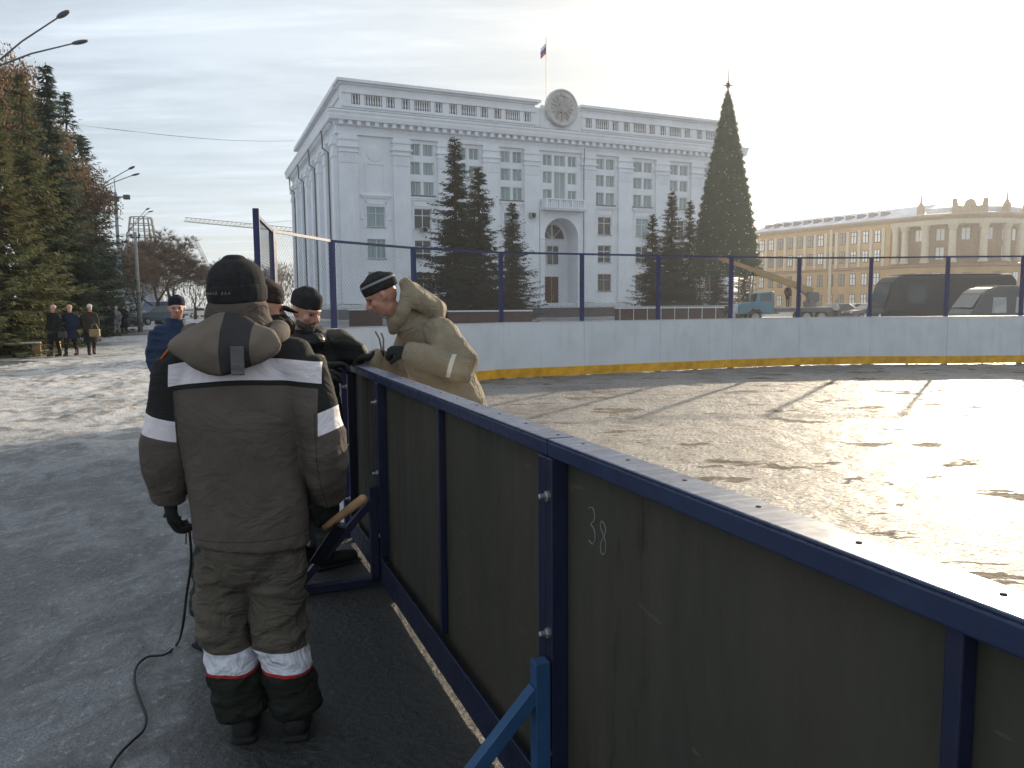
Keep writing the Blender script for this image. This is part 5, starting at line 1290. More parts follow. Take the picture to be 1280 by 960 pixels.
def person(label, J, cfg, group=None):
    """J: joints in world space; cfg: materials and girths"""
    O = cfg['origin']; vox = cfg.get('vox', 0.010); S_ = (J['shR'] - J['shL']).normalized(); B = basis(J['face'], cfg.get('hup', V((0, 0, 1))))
    hs = cfg.get('hs', 1.0); k = cfg.get('bulk', 1.0)
    # --- body, one continuous skin
    mb = MB(); det = vox < 0.02
    head_shapes(mb, J['head'], B, hs, det)
    sh = (J['shL'] + J['shR'])/2
    loft(mb, [sh - V((0, 0, 0.03)), J['neck'], J['head'] - (B @ V((0, 0.0, 0.06)))*hs], [(0.07, 0.06), 0.056, 0.056], S_, 12, 3)
    loft(mb, [J['pel'], J['pel'].lerp(J['chest'], 0.5), J['chest'], sh], [(0.15, 0.10), (0.14, 0.10), (0.16, 0.11), (0.13, 0.08)], S_, 16, 3)
    for s in 'LR':
        loft(mb, [sh.lerp(J['sh'+s], 0.6), J['sh'+s], J['el'+s], J['wr'+s]], [0.05, 0.050, 0.036, 0.022], V((0, 1, 0)), 10, 3)
        loft(mb, [J['pel'].lerp(J['hip'+s], 0.7), J['kn'+s], J['an'+s]], [0.085, 0.055, 0.038], V((1, 0, 0)), 10, 4)
        loft(mb, [J['an'+s] - J['toe']*0.02 - V((0, 0, 0.03)), J['an'+s] + J['toe']*0.14 - V((0, 0, 0.055))], [0.035, 0.028], V((0, 0, 1)), 8, 2)
    if det:
        for s in 'LR':
            h = cfg['hand'+s]; hand(mb, J['wr'+s], h[0], h[1], h[2], h[3], 0.96, 0.0068, 0.72)
    me = remesh(mb, max(vox*0.8, 0.0055) if det else vox, 2, origin=O)
    if det: eyes(me, J['head'], B, O, hs)
    root = link_mesh('person', me, [SK.m, EYE], None, True); root.location = O
    tag(root, label, 'person', group)
    def garment(name, mb, m, v=None, sm=4, fold=None, parent=None):
        o = link_mesh(name, remesh(mb, v or vox, sm, fold, O), m, parent or root, True); return o
    # --- trousers
    g = cfg['leg']; mb = MB()
    loft(mb, [J['pel'] + V((0, 0, 0.08)), J['pel'], (J['hipL']+J['hipR'])/2 - V((0, 0, 0.04))], [(0.17*k, 0.13*k), (0.18*k, 0.14*k), (0.165*k, 0.13*k)], S_, 18, 3)
    for s in 'LR':
        ank = J['an'+s]; kn = J['kn'+s]; hp = J['hip'+s]
        loft(mb, [hp, hp.lerp(kn, 0.5), kn, kn.lerp(ank, 0.5), ank + V((0, 0, cfg.get('lend', 0.04)))], [g[0], g[1], g[2], g[3], g[4]], V((1, 0, 0)), 18, 4, 0.15)
    if not cfg.get('skirt'): garment('trousers', mb, cfg['leg_m'], fold=cfg.get('lfold', [(0.012, (5, 5, 13), True), (0.006, (16, 16, 26), False)] if det else None))
    # --- boots
    for s in 'LR':
        mb = MB(); a = J['an'+s]; t = J['toe']; z0 = V((a.x, a.y, 0))
        zb = O.z if cfg.get('flat', True) else 0
        loft(mb, [a + V((0, 0, 0.10)), a, V((a.x, a.y, O.z + 0.055))], [0.062, 0.058, 0.055], V((1, 0, 0)), 14, 3, 0.3)
        loft(mb, [V((a.x, a.y, O.z+0.048)) - t*0.05, V((a.x, a.y, O.z+0.048)) + t*0.06, V((a.x, a.y, O.z+0.040)) + t*0.19], [(0.044, 0.046), (0.050, 0.046), (0.047, 0.036)], V((-t.y, t.x, 0)), 14, 3, 0.5)
        bt = garment('boot', mb, cfg.get('boot_m', BOOT), 0.008 if det else vox, 2)
        if det:
            sm_ = MB(); loft(sm_, [V((a.x, a.y, O.z+0.012)) - t*0.075, V((a.x, a.y, O.z+0.012)) + t*0.06, V((a.x, a.y, O.z+0.012)) + t*0.22], [(0.046, 0.012), (0.053, 0.012), (0.05, 0.012)], V((-t.y, t.x, 0)), 14, 3, 0.5)
            garment('sole', sm_, TYRE, 0.006, 1, None, bt)
    # --- jacket
    w = cfg['torso']; mb = MB(); up = (sh - J['pel']).normalized()
    hem = J['hem']
    loft(mb, [hem, J['pel'], J['pel'].lerp(J['chest'], 0.5), J['chest'], sh - up*0.03, J['neck'] - up*0.02], [w[0], w[1], w[2], w[3], w[4], w[5]], S_, 26, 4, 0.08)
    loft(mb, [J['shL'], sh + up*0.015, J['shR']], [cfg['arm'][0]*0.95, cfg['arm'][0]*1.05, cfg['arm'][0]*0.95], V((0, 0, 1)), 14, 4)
    a = cfg['arm']
    for s in 'LR':
        A, E_, W_ = J['sh'+s], J['el'+s], J['wr'+s]
        loft(mb, [A, A.lerp(E_, 0.5), E_, E_.lerp(W_, 0.55), W_], [a[0], a[1], a[2], a[3], a[4]], V((0, 1, 0)) if abs((E_-A).normalized().y) < .8 else V((1, 0, 0)), 18, 4, 0.12)
    if cfg.get('collar', True): loft(mb, [J['neck'] - up*0.05, J['neck'] + up*cfg.get('collar_h', 0.035)], [cfg.get('collar_r', (0.105, 0.10)), tuple(q*0.88 for q in cfg.get('collar_r', (0.105, 0.10)))], S_, 20, 3, 0.1)
    jk = garment('jacket', mb, cfg['jacket_m'], cfg.get('jvox', vox), 4, cfg.get('jfold', [(0.012, (4, 4, 9), True), (0.006, (14, 14, 20), False)] if det else None))
    # --- gloves
    if det:
        for s in 'LR':
            mb = MB(); h = cfg['hand'+s]; hand(mb, J['wr'+s], h[0], h[1], h[2], h[3], 1.0, 0.0130, 1.12)
            loft(mb, [J['wr'+s] - V(h[0]).normalized()*0.07, J['wr'+s]], [0.044, 0.036], V((0, 1, 0)), 12, 3, 0.2)
            garment('glove', mb, cfg.get('glove_m', GLOVE), 0.0052, 1)
    else:
        for s in 'LR':
            mb = MB(); h = (J['wr'+s]-J['el'+s]).normalized(); loft(mb, [J['wr'+s], J['wr'+s] + h*0.12], [0.045, 0.035], V((0, 1, 0)), 8, 2); garment('glove', mb, cfg.get('glove_m', GLOVE), 0.02, 1)
    # --- hat
    hc = cfg.get('hat')
    if hc:
        mb = MB(); c = J['head']; U = B @ V((0, 0, 1)); F_ = B @ V((0, 1, 0)); tl = cfg.get('hat_tilt', 0.0)
        ax = (U - F_*0.12*1 + F_*tl).normalized()
        b0 = c - F_*0.014 + ax*0.034*hs; rr_ = cfg.get('hat_r', (0.086, 0.104))
        R_ = B @ V((1, 0, 0))
        h_ = cfg.get('hat_h', 0.10) - 0.018
        loft(mb, [b0, b0 + ax*0.035, b0 + ax*0.075, b0 + ax*(h_+0.015), b0 + ax*(h_+0.035)], [(rr_[0]*hs, rr_[1]*hs), (rr_[0]*1.01*hs, rr_[1]*1.01*hs), (rr_[0]*0.95*hs, rr_[1]*0.95*hs), (rr_[0]*0.66*hs, rr_[1]*0.66*hs), (rr_[0]*0.36*hs, rr_[1]*0.36*hs)], R_, 22, 4, 0.12)
        garment('beanie', mb, hc, 0.006 if det else vox*0.8, 3, [(0.002, (18, 18, 18), False)])
    return root, garment, B
def wrap_band(o_pts, rad, m, name, root, O, side=V((0, 1, 0)), n=24):
    """thin sleeve of tape round a limb between two points, radii given, slightly proud"""
    mb = MB(); P = o_pts
    T = (P[1]-P[0]).normalized(); sd = (side - T*side.dot(T)).normalized(); u = T.cross(sd); vs = []
    for p, r in zip(P, rad):
        for i in range(n):
            a = 2*pi*i/n; vs.append(p + sd*cos(a)*r[0] + u*sin(a)*r[1] - O)
    mb.add(vs, [(i, (i+1) % n, n+(i+1) % n, n+i) for i in range(n)]); return mb.build(name, m, root, True)

# ---------------------------------------------------------------- the man with his back to us
O1 = V((-0.90, 2.82, 0.012))
zB = lambda y, Y=2.66: at(300, y, Y).z - O1.z
REFL = (0.72, 0.66, 0.68)
JM = Mat('brown_work_jacket', 0.88, 0.2)
x, y, z = JM.xyz(); 
nw = JM.noise(3, 3) ; zz_ = z + (nw - 0.5)*0.012
brown = JM.mix(JM.noise(5, 4, 0.6).ramp(0.3, 0.7), (0.120, 0.099, 0.083), (0.092, 0.077, 0.066)); black = (0.020, 0.020, 0.019)
zs0, zs1 = zB(477), zB(449)
cx_ = at(294, 450, 2.66).x - O1.x
dx = (x - cx_).abs()
curve = zz_ + dx*dx*0.35                                # tape sags a little to the sides
back = y.lt(0.12)
torso = dx.lt(0.255)
yoke = curve.gt(zs1)
arms_hi = dx.gt(0.235 ) 
# arm tapes
la0, la1 = zB(545, 2.72), zB(519, 2.72); ra0, ra1 = zB(537, 2.72), zB(508, 2.72)
isL = x.lt(cx_ - 0.24); isR = x.gt(cx_ + 0.245)
zl = z + (x - cx_ + 0.33)*0.25; zr = z - (x - cx_ - 0.33)*0.38
bl = zl.gt(la0)*zl.lt(la1)*isL; br = zr.gt(ra0)*zr.lt(ra1)*isR
up_arm = (zl.gt(la0)*isL + zr.gt(ra0)*isR).clamp()
blackm = (yoke + up_arm + (curve.gt(zs0 - 0.018)*curve.lt(zs0)*torso)).clamp()
c = JM.mix(blackm, brown, black)
tape = (curve.gt(zs0)*curve.lt(zs1)*torso*back + bl + br).clamp()
# warm sun rim on the right shoulder, painted into the cloth colour
sun_rim = (x.gt(cx_ + 0.20)*z.gt(ra1 + 0.02)*(x - cx_ + z*0.9 - 1.52).gt(0.0)).clamp()
c = JM.mix(sun_rim, c, (0.17, 0.11, 0.075))
c = JM.mix(tape, c, REFL); sea = ((dx - 0.236).abs().lt(0.0022)*z.lt(la1) + (z - zB(682)).abs().lt(0.0018)*torso).clamp()
c = JM.mix(sea * 0.6, c, (0.02, 0.017, 0.014)); JM.color(c); JM.inp('Roughness', tape * -0.35 + 0.9)
hh = (JM.noise(4.5, 4, 0.55, sock=JM.mapping((1, 1, 1.3), (0.3, 0.2, 0)), dist=1.6) - 0.5).abs() * -2.6 + JM.noise(11, 3, 0.6, dist=0.8) * 0.5 + JM.noise(260, 2) * 0.02; JM.bump(hh, 0.42, 0.022)
TM = Mat('brown_work_trousers', 0.88, 0.2); x, y, z = TM.xyz()
t0, t1 = zB(851, 2.72), zB(825, 2.72); zt_ = z + (TM.noise(4, 2) - 0.5)*0.02
c = TM.mix(TM.noise(5, 4, 0.6).ramp(0.3, 0.7), (0.120, 0.102, 0.080), (0.090, 0.077, 0.061)); c = TM.mix(zt_.lt(t0 - 0.010), c, (0.018, 0.020, 0.016)); c = TM.mix(zt_.gt(t0 - 0.011)*zt_.lt(t0), c, (0.38, 0.03, 0.03)); tp = zt_.gt(t0)*zt_.lt(t1); c = TM.mix(tp, c, (0.68, 0.68, 0.74))
TM.color(c); TM.bump((TM.noise(6, 4, 0.55, sock=TM.mapping((1, 1, 1.7), (0.3, 0.2, 0)), dist=1.6) - 0.5).abs() * -2.6 + TM.noise(240, 2)*0.02, 0.65, 0.024)
ARMW = lambda co: min(1, max(0, (abs(co.x - at(300, 560, 2.8).x) - 0.19)/0.06)) * min(1, max(0, (1.30 - co.z)/0.15))
J = dict(head=at(297, 364, 2.84), neck=at(298, 408, 2.83), chest=at(300, 520, 2.83), pel=at(313, 648, 2.85), hem=at(313, 676, 2.85),
         shL=at(226, 454, 2.82), shR=at(374, 452, 2.84), elL=at(209, 560, 2.80), elR=at(404, 562, 2.84), wrL=at(212, 622, 2.86), wrR=at(411, 622, 2.95),
         hipL=at(282, 690, 2.86), hipR=at(346, 690, 2.86), knL=at(280, 785, 2.86), knR=at(350, 785, 2.86), anL=V((-1.005, 2.84, 0.12)), anR=V((-0.815, 2.85, 0.12)),
         face=V((0.35, 0.9, -0.12)), toe=V((-0.22, 0.975, 0)))
cfg = dict(origin=O1, vox=0.008, leg=[0.096, 0.096, 0.093, 0.089, 0.084], lend=-0.012, leg_m=TM.m, torso=[(0.207, 0.158), (0.206, 0.156), (0.202, 0.150), (0.225, 0.148), (0.22, 0.12), (0.12, 0.10)],
           arm=[0.088, 0.084, 0.078, 0.072, 0.055], jacket_m=JM.m, hat=None, handL=((0.05, 0.05, -1), (0.9, 0.3, 0), 1, 0.75), handR=((-0.05, 0.2, -1), (-0.7, 0.6, 0), -1, 1.1), glove_m=cloth('dark_green_glove', (0.018, 0.022, 0.018), 0.3),
           jfold=[(0.008, (3.2, 3.2, 3.0), True), (0.006, (9, 9, 9), False), (0.002, (34, 34, 34), False), (0.008, (6, 6, 9), True, ARMW), (0.004, (12, 12, 18), False, ARMW)], lfold=[(0.012, (5, 5, 10), True), (0.007, (12, 12, 22), True), (0.003, (30, 30, 30), False)], collar_r=(0.112, 0.105), collar_h=0.05)
HB_ = Mat('black_knit', 0.95, 0.15); xx, yy, zz_ = HB_.xyz()
HB_.color(HB_.mix(HB_.noise(30, 3).ramp(0.3, 0.7), (0.018, 0.018, 0.018), (0.03, 0.03, 0.03))); HB_.bump(HB_.noise(150, 3, sock=HB_.mapping((1, 1, 0.3))), 0.5, 0.003)
m1, garment, B1 = person('man with his back turned in a brown and black jacket with white reflective tape', J, cfg)
# knitted cap
c = J['head']; mb = MB(); ax = V((-0.03, -0.06, 1)).normalized(); b0 = c + V((0.0, -0.005, -0.012))
loft(mb, [b0 - ax*0.012, b0 + ax*0.03, b0 + ax*0.075, b0 + ax*0.108, b0 + ax*0.125], [(0.096, 0.108), (0.098, 0.110), (0.092, 0.102), (0.068, 0.075), (0.04, 0.045)], V((1, 0, 0)), 24, 4, 0.4)
cap_ = garment('beanie', mb, HB_.m, 0.006, 3, [(0.002, (20, 20, 20), False)])
mb = MB(); loft(mb, [b0 - ax*0.024, b0 + ax*0.012, b0 + ax*0.034], [(0.099, 0.112), (0.103, 0.115), (0.100, 0.112)], V((1, 0, 0)), 24, 3, 0.15); cuff = garment('cuff', mb, HB_.m, 0.006, 2, None, cap_)
# small pale woven lettering, worn past reading, on the cuff
mb = MB(); random.seed(4)
for k in range(11):
    if k == 7: continue
    a = radians(-150 + k*6.5); q = b0 + ax*0.002 + V((cos(a)*0.1035, sin(a)*0.1165, 0)) - O1; tdir = V((-sin(a), cos(a), 0)); h_ = 0.004 + 0.003*random.random()
    mb.tube([q + V((0, 0, -h_*.7)), q + tdir*0.0035 + V((0, 0, h_)), q + tdir*0.006 + V((0, 0, -h_*.5))], 0.0009, 4)
mb.build('stitched_marks', mat('grey_thread', (0.35, 0.35, 0.35), 0.9, bump=0), cap_)
# hood lying on the back
HM = Mat('taupe_hood', 0.9, 0.2); x, y, z = HM.xyz(); dx = (x - cx_ - 0.005 ).abs()
c_ = HM.mix(HM.noise(5, 4).ramp(0.3, 0.7), (0.170, 0.138, 0.108), (0.125, 0.102, 0.082)); c_ = HM.mix(dx.lt(0.050), c_, (0.040, 0.038, 0.038)); HM.color(c_); HM.bump(HM.noise(9, 4, 0.6, dist=0.8), 0.6, 0.015)
mb = MB(); nk = J['neck']
hp = []
for k in range(15):
    a = radians(-235 + k*290/14 ) ; dropz = -0.03*(-sin(a)) ; hp.append(nk + V((0.145*cos(a), 0.10*sin(a) - 0.02, -0.02 - 0.04*max(0, -sin(a)))))
loft(mb, hp, [0.026 + 0.012*sin(pi*k/14) for k in range(15)], V((0, 0, 1)), 14, 2)
loft(mb, [nk + V((0.0, -0.095, 0.022)), nk + V((0.0, -0.125, -0.02)), nk + V((0.0, -0.150, -0.068)), nk + V((0.0, -0.160, -0.112)), nk + V((0.0, -0.158, -0.140))], [(0.085, 0.03), (0.160, 0.040), (0.184, 0.036), (0.120, 0.030), (0.06, 0.022)], V((1, 0, 0)), 24, 5, 0.5)
hood = garment('hood', mb, HM.m, 0.0075, 5, [(0.012, (6, 6, 8), True), (0.004, (18, 18, 18), False)])
q = at(297, 452, 2.62) - O1
MB().box(q.x-0.022, q.x+0.022, q.y-0.006, q.y+0.004, q.z-0.045, q.z+0.05).build('hood_tab', cloth('grey_tab', (0.13, 0.12, 0.12)), hood, bevel=0.003)
mb = MB(); loft(mb, [nk + V((0, 0.005, -0.03)), nk + V((0, 0.0, 0.035)), nk + V((0.0, -0.005, 0.085))], [(0.125, 0.118), (0.110, 0.110), (0.094, 0.100)], V((1, 0, 0)), 24, 4, 0.1); garment('collar', mb, cloth('grey_brown_collar', (0.095, 0.075, 0.062)), 0.008, 3, [(0.006, (6, 6, 22), True)])
OR = cloth('orange_piping', (0.62, 0.13, 0.03), 0.1, 0, 0)
from mathutils.bvhtree import BVHTree
_jm = [o for o in m1.children if o.name.startswith('jacket')][0].data
_bv = BVHTree.FromPolygons([v.co for v in _jm.vertices], [tuple(p.vertices) for p in _jm.polygons])
pp = []
for xx, yy in ((201, 449), (206, 441), (213, 434), (221, 428), (229, 424), (236, 421)):
    d_ = ray(xx, yy).normalized(); h = _bv.ray_cast(CAM - O1, d_)
    if h[0] is not None: pp.append(h[0] - d_*0.003)
if len(pp) > 1: MB().tube(pp, 0.0042, 6).build('piping', OR, m1, True)
# tool with a wooden handle in the right hand, small screwdriver in the left
ta, tb_, tc_ = at(456, 622, 2.86), at(408, 658, 2.93), at(395, 704, 2.96)
t = thing('hand_tool', 'dark metal tool with a pale wooden handle in the back-turned man\'s right hand', 'hand tool', tb_)
ta -= tb_; tc_ -= tb_
MB().tube([ta, ta*0.96, ta*0.6, ta*0.1, -ta*0.05], [0.013, 0.018, 0.017, 0.014, 0.013], 12).build('handle', mat('worn_handle_wood', (0.42, 0.25, 0.13), 0.6, 0.3, 20, 0.2), t, True)
MB().beam(ta*0.30 + V((0.01, 0.0, -0.03)), tc_, 0.016, 0.050, up=V((1, 0, 0.5)), bev=0.004).build('blade', mat('dark_tool_steel', (0.018, 0.018, 0.03), 0.45, 0.3, 10, 0.2, metallic=0.4), t)
wl = J['wrL']; t = thing('screwdriver', 'small screwdriver hanging from the back-turned man\'s left glove', 'hand tool', wl + V((0.05, 0.02, -0.085)))
MB().tube([(-0.075, -0.02, 0.02), (-0.02, 0, -0.0)], [0.008, 0.010], 8).build('handle', mat('black_plastic', (0.02, 0.02, 0.02), 0.4, bump=0), t); MB().tube([(0.0, 0, 0.0), (-0.008, 0, -0.095)], 0.0035, 6).build('shaft', mat('dull_shaft', (0.25, 0.22, 0.18), 0.4, bump=0, metallic=0.7), t)
# cable trailing from behind the worker over the ground
cpts = [at(236, 655, 2.95), at(239, 700, 2.95), at(233, 745, 2.98), at(228, 785, 3.02)] + [gnd(xx, yy) + V((0, 0, 0.03)) for xx, yy in ((222, 812), (207, 826), (185, 829), (171, 842), (169, 862), (176, 885), (183, 905), (180, 922), (165, 937), (148, 955), (130, 985), (100, 1030))]
cp2 = [tuple(p) for p in cpts]; tag(MB().tube([p[:3] for p in catmull(cp2, 5)], 0.0055, 6).build('power_cable', mat('black_cable', (0, 0, 0)), None, True), 'black power cable winding over the ground by the back-turned man', 'cable')

# ---------------------------------------------------------------- bearded man at the end of the board
BJ = cloth('black_padded_jacket', (0.016, 0.018, 0.019), 0.3, rough=0.7); DKT = cloth('black_trousers', (0.018, 0.019, 0.02), 0.3)
O2 = V((-1.16, 4.72, 0.012))
f0 = gnd(408, 712); f1 = gnd(372, 705)
J = dict(head=at(383, 390, 4.95), neck=at(374, 420, 5.02), chest=at(380, 480, 5.05), pel=at(388, 560, 4.95), hem=at(389, 590, 4.93), shL=at(346, 436, 4.95), shR=at(420, 430, 5.15), elL=at(366, 478, 4.7), elR=at(447, 444, 5.2), wrL=at(408, 458, 4.72), wrR=at(438, 447, 5.36),
         hipL=at(374, 572, 4.95), hipR=at(402, 572, 5.0), knL=at(372, 645, 4.80), knR=at(404, 645, 4.85), anL=V((f1.x, f1.y, 0.12)), anR=V((f0.x, f0.y, 0.12)), face=V((0.80, -0.50, -0.38)), toe=V((0.75, 0.66, 0)).normalized())
cfg = dict(origin=O2, vox=0.011, leg=[0.10, 0.10, 0.09, 0.085, 0.075], leg_m=DKT, torso=[(0.22, 0.16), (0.22, 0.16), (0.215, 0.16), (0.225, 0.16), (0.20, 0.12), (0.12, 0.10)], arm=[0.088, 0.082, 0.074, 0.066, 0.052], jacket_m=BJ,
           hat=HB_.m, hat_tilt=0.02, handL=((1, 0.4, 0.1), (0, -0.2, -1), 1, 0.7), handR=((0.05, 0.25, 0.05), (0.2, 0.1, -1), -1, 0.7), collar_r=(0.12, 0.115), collar_h=0.03)
m2, garment, B2 = person('bearded man in a black knitted cap and black jacket leaning over the board end', J, cfg)
mb = MB(); c = J['head']; P = lambda x, y, z: c + B2 @ V((x, y, z))
mb.ell(P(0, 0.020, -0.066), (0.064, 0.066, 0.046), B2); mb.ell(P(0, 0.055, -0.088), (0.036, 0.034, 0.030), B2)
loft(mb, [P(-0.030, 0.076, -0.046), P(0, 0.092, -0.040), P(0.030, 0.076, -0.046)], [0.005, 0.007, 0.005], B2 @ V((0, 0, 1)), 8, 2); garment('beard', mb, mat('greying_beard', (0.10, 0.085, 0.075), 0.95, 0.5, 80, 0.9, 300, 0.003), 0.005, 1)
mb = MB(); loft(mb, [J['neck'] + V((-0.10, 0.02, -0.01)), J['neck'] + V((-0.02, -0.12, -0.02)), J['neck'] + V((0.11, -0.08, -0.035)), J['neck'] + V((0.13, 0.03, -0.02))], [0.045, 0.05, 0.05, 0.04], V((0, 0, 1)), 12, 4); garment('scarf', mb, cloth('glossy_black_scarf', (0.012, 0.013, 0.015), rough=0.4), 0.009, 3, [(0.010, (14, 14, 18), True)])
# olive quilted shoulder piece
OL = cloth('olive_fleece', (0.085, 0.082, 0.068), 0.4)
mb = MB(); loft(mb, [J['neck'] + V((0.07, 0.04, -0.03)), J['shR'] + V((0.0, -0.005, 0.02)), J['shR'].lerp(J['elR'], 0.75) + V((0, 0, 0.008))], [(0.06, 0.05), (0.089, 0.087), (0.080, 0.078)], V((0, 1, 0)), 14, 4); garment('shoulder_cape', mb, OL, 0.009, 3, [(0.012, (8, 8, 8), True), (0.005, (20, 20, 20), False)])

# ---------------------------------------------------------------- man in the tan coat inside the rink
TC = Mat('tan_coat', 0.85, 0.2); tx = TC.noise(5, 4, 0.6).ramp(0.3, 0.7)
O3 = V((-0.36, 5.05, 0.012))
J = dict(head=at(477, 371, 4.90), neck=at(507, 398, 4.97), chest=at(542, 445, 5.03), pel=at(572, 515, 5.08), hem=at(584, 545, 5.08), shL=at(552, 418, 4.84), shR=at(520, 410, 5.20), elL=at(580, 460, 4.72), elR=at(500, 468, 5.25), wrL=at(507, 439, 4.74), wrR=at(466, 446, 5.12),
         hipL=at(574, 525, 4.99), hipR=at(574, 525, 5.17), knL=V((-0.36, 5.0, 0.52)), knR=V((-0.40, 5.2, 0.52)), anL=V((-0.22, 4.98, 0.12)), anR=V((-0.28, 5.2, 0.12)), face=V((-0.84, -0.10, -0.50)), toe=V((-1, 0.0, 0)))
ev = J['elL'] - O3; wv = J['wrL'] - O3; axd = (wv-ev).normalized(); LL = (wv-ev).length
vd = TC.nt.nodes.new('ShaderNodeVectorMath'); vd.operation = 'DOT_PRODUCT'; TC.nt.links.new(TC.tc(), vd.inputs[0]); vd.inputs[1].default_value = axd
tt = N(TC.nt, vd.outputs['Value']) - ev.dot(axd); X3, Y3, Z3 = TC.xyz()
tape = tt.gt(LL*0.16)*tt.lt(LL*0.23)*Y3.lt(-0.16)*Z3.gt((J['elL']-O3).z-0.05)*Z3.lt((J['elL']-O3).z+0.085)
c = TC.mix(tx, (0.285, 0.235, 0.165), (0.215, 0.18, 0.128)); c = TC.mix(tape, c, (0.60, 0.57, 0.50)); TC.color(c); TC.bump((TC.noise(5, 4, 0.55, dist=1.6) - 0.5).abs() * -2.6 + TC.noise(240, 2)*0.02, 0.9, 0.025)
CAP3 = Mat('black_knit_with_grey_stripe', 0.95, 0.15)
hu = V((-0.34, 0.0, 0.94))
cfg = dict(origin=O3, vox=0.009, leg=[0.10, 0.10, 0.09, 0.085, 0.075], leg_m=DKT, torso=[(0.235, 0.185), (0.235, 0.185), (0.235, 0.185), (0.235, 0.18), (0.20, 0.14), (0.12, 0.11)], arm=[0.095, 0.092, 0.086, 0.076, 0.058], jacket_m=TC.m, hup=V((0, 0, 1)),
           hat=HB_.m, hat_r=(0.090, 0.112), hat_h=0.095, handL=((-1, -0.1, 0.05), (0.1, 0.5, -0.9), 1, 1.3), handR=((-1, -0.15, -0.1), (0, 0, -1), -1, 0.8), collar_r=(0.12, 0.12), collar_h=0.04, jfold=[(0.008, (4, 4, 5), True), (0.007, (9, 9, 11), True), (0.003, (20, 20, 20), False)])
m3, garment, B3 = person('man in a tan hooded coat and striped black cap bending over the board', J, cfg)
c = J['head']; U = B3 @ V((0, 0, 1)); F3 = B3 @ V((0, 1, 0)); ax = (U - F3*0.12).normalized(); b0 = c - F3*0.014 + ax*0.034
mb = MB(); R3 = B3 @ V((1, 0, 0)); F4 = ax.cross(R3).normalized(); vs = []
for h_, r_ in ((0.046, 1.035), (0.059, 1.02)):
    for i in range(32):
        a = 2*pi*i/32; vs.append(b0 + ax*h_ + R3*cos(a)*0.090*r_ + F4*sin(a)*0.112*r_ - O3)
mb.add(vs, [(i, (i+1) % 32, 32+(i+1) % 32, 32+i) for i in range(32)]); mb.build('cap_stripe', mat('grey_stripe', (0.28, 0.28, 0.29), 0.8, bump=0), m3, True)
mb = MB(); loft(mb, [at(506, 352, 4.86), at(517, 372, 4.86), at(540, 385, 4.93), at(543, 388, 5.06), at(522, 378, 5.16), at(506, 360, 5.12)], [0.030, 0.058, 0.068, 0.068, 0.058, 0.034], V((0, 0, 1)), 16, 4)
loft(mb, [at(512, 362, 4.99), at(535, 382, 5.0), at(549, 396, 5.0)], [(0.12, 0.05), (0.14, 0.07), (0.12, 0.05)], V((0, 1, 0)), 16, 4)
loft(mb, [at(507, 368, 4.84), at(503, 390, 4.83), at(492, 408, 4.86)], [0.038, 0.04, 0.034], V((0, 1, 0)), 12, 4); garment('hood', mb, TC.m, 0.009, 4, [(0.009, (8, 8, 10), True)])
t = thing('pliers', 'small pliers held upright in the tan coated man\'s fist', 'hand tool', at(477, 432, 4.72))
MB().tube([(0, 0, -0.03), (-0.012, 0, 0.04), (-0.035, 0, 0.085)], 0.006, 6).build('jaw', mat('dull_shaft', (0, 0, 0)), t); MB().tube([(0.01, 0, -0.03), (0.012, 0, 0.04), (0.0, 0, 0.075)], 0.006, 6).build('jaw', mat('dull_shaft', (0, 0, 0)), t)

# ---------------------------------------------------------------- man in blue further back
BLJ = cloth('navy_blue_jacket', (0.022, 0.040, 0.085), 0.3, rough=0.7)
Yb = 8.7; O4 = V((at(212, 400, Yb).x, Yb, 0.012))
J = dict(head=at(221, 386, Yb), neck=at(220, 403, Yb+0.05), chest=at(216, 440, Yb+.05), pel=at(215, 480, Yb+.05), hem=at(215, 496, Yb+.05), shL=at(198, 416, Yb), shR=at(240, 417, Yb+.1), elL=at(191, 446, Yb-.02), elR=at(246, 448, Yb+.1), wrL=at(199, 474, Yb-0.12), wrR=at(238, 474, Yb-.1),
         hipL=at(207, 488, Yb+.05), hipR=at(224, 488, Yb+.05), knL=at(206, 528, Yb), knR=at(225, 528, Yb), anL=V((O4.x-0.10, Yb+.05, 0.12)), anR=V((O4.x+0.14, Yb+.05, 0.12)), face=V((0.35, -0.93, -0.05)), toe=V((0.1, -0.99, 0)))
cfg = dict(origin=O4, vox=0.013, leg=[0.10, 0.10, 0.09, 0.085, 0.07], leg_m=DKT, torso=[(0.21, 0.16), (0.215, 0.165), (0.22, 0.165), (0.225, 0.16), (0.20, 0.12), (0.12, 0.10)], arm=[0.085, 0.082, 0.075, 0.066, 0.05], jacket_m=BLJ, hat=cloth('navy_knit', (0.014, 0.016, 0.026)), handL=((0.2, -0.3, -1), (1, 0, 0), -1, 0.7), handR=((-0.2, -0.3, -1), (-1, 0, 0), 1, 0.7))
person('man in a navy jacket and dark cap watching from behind on the left', J, cfg)

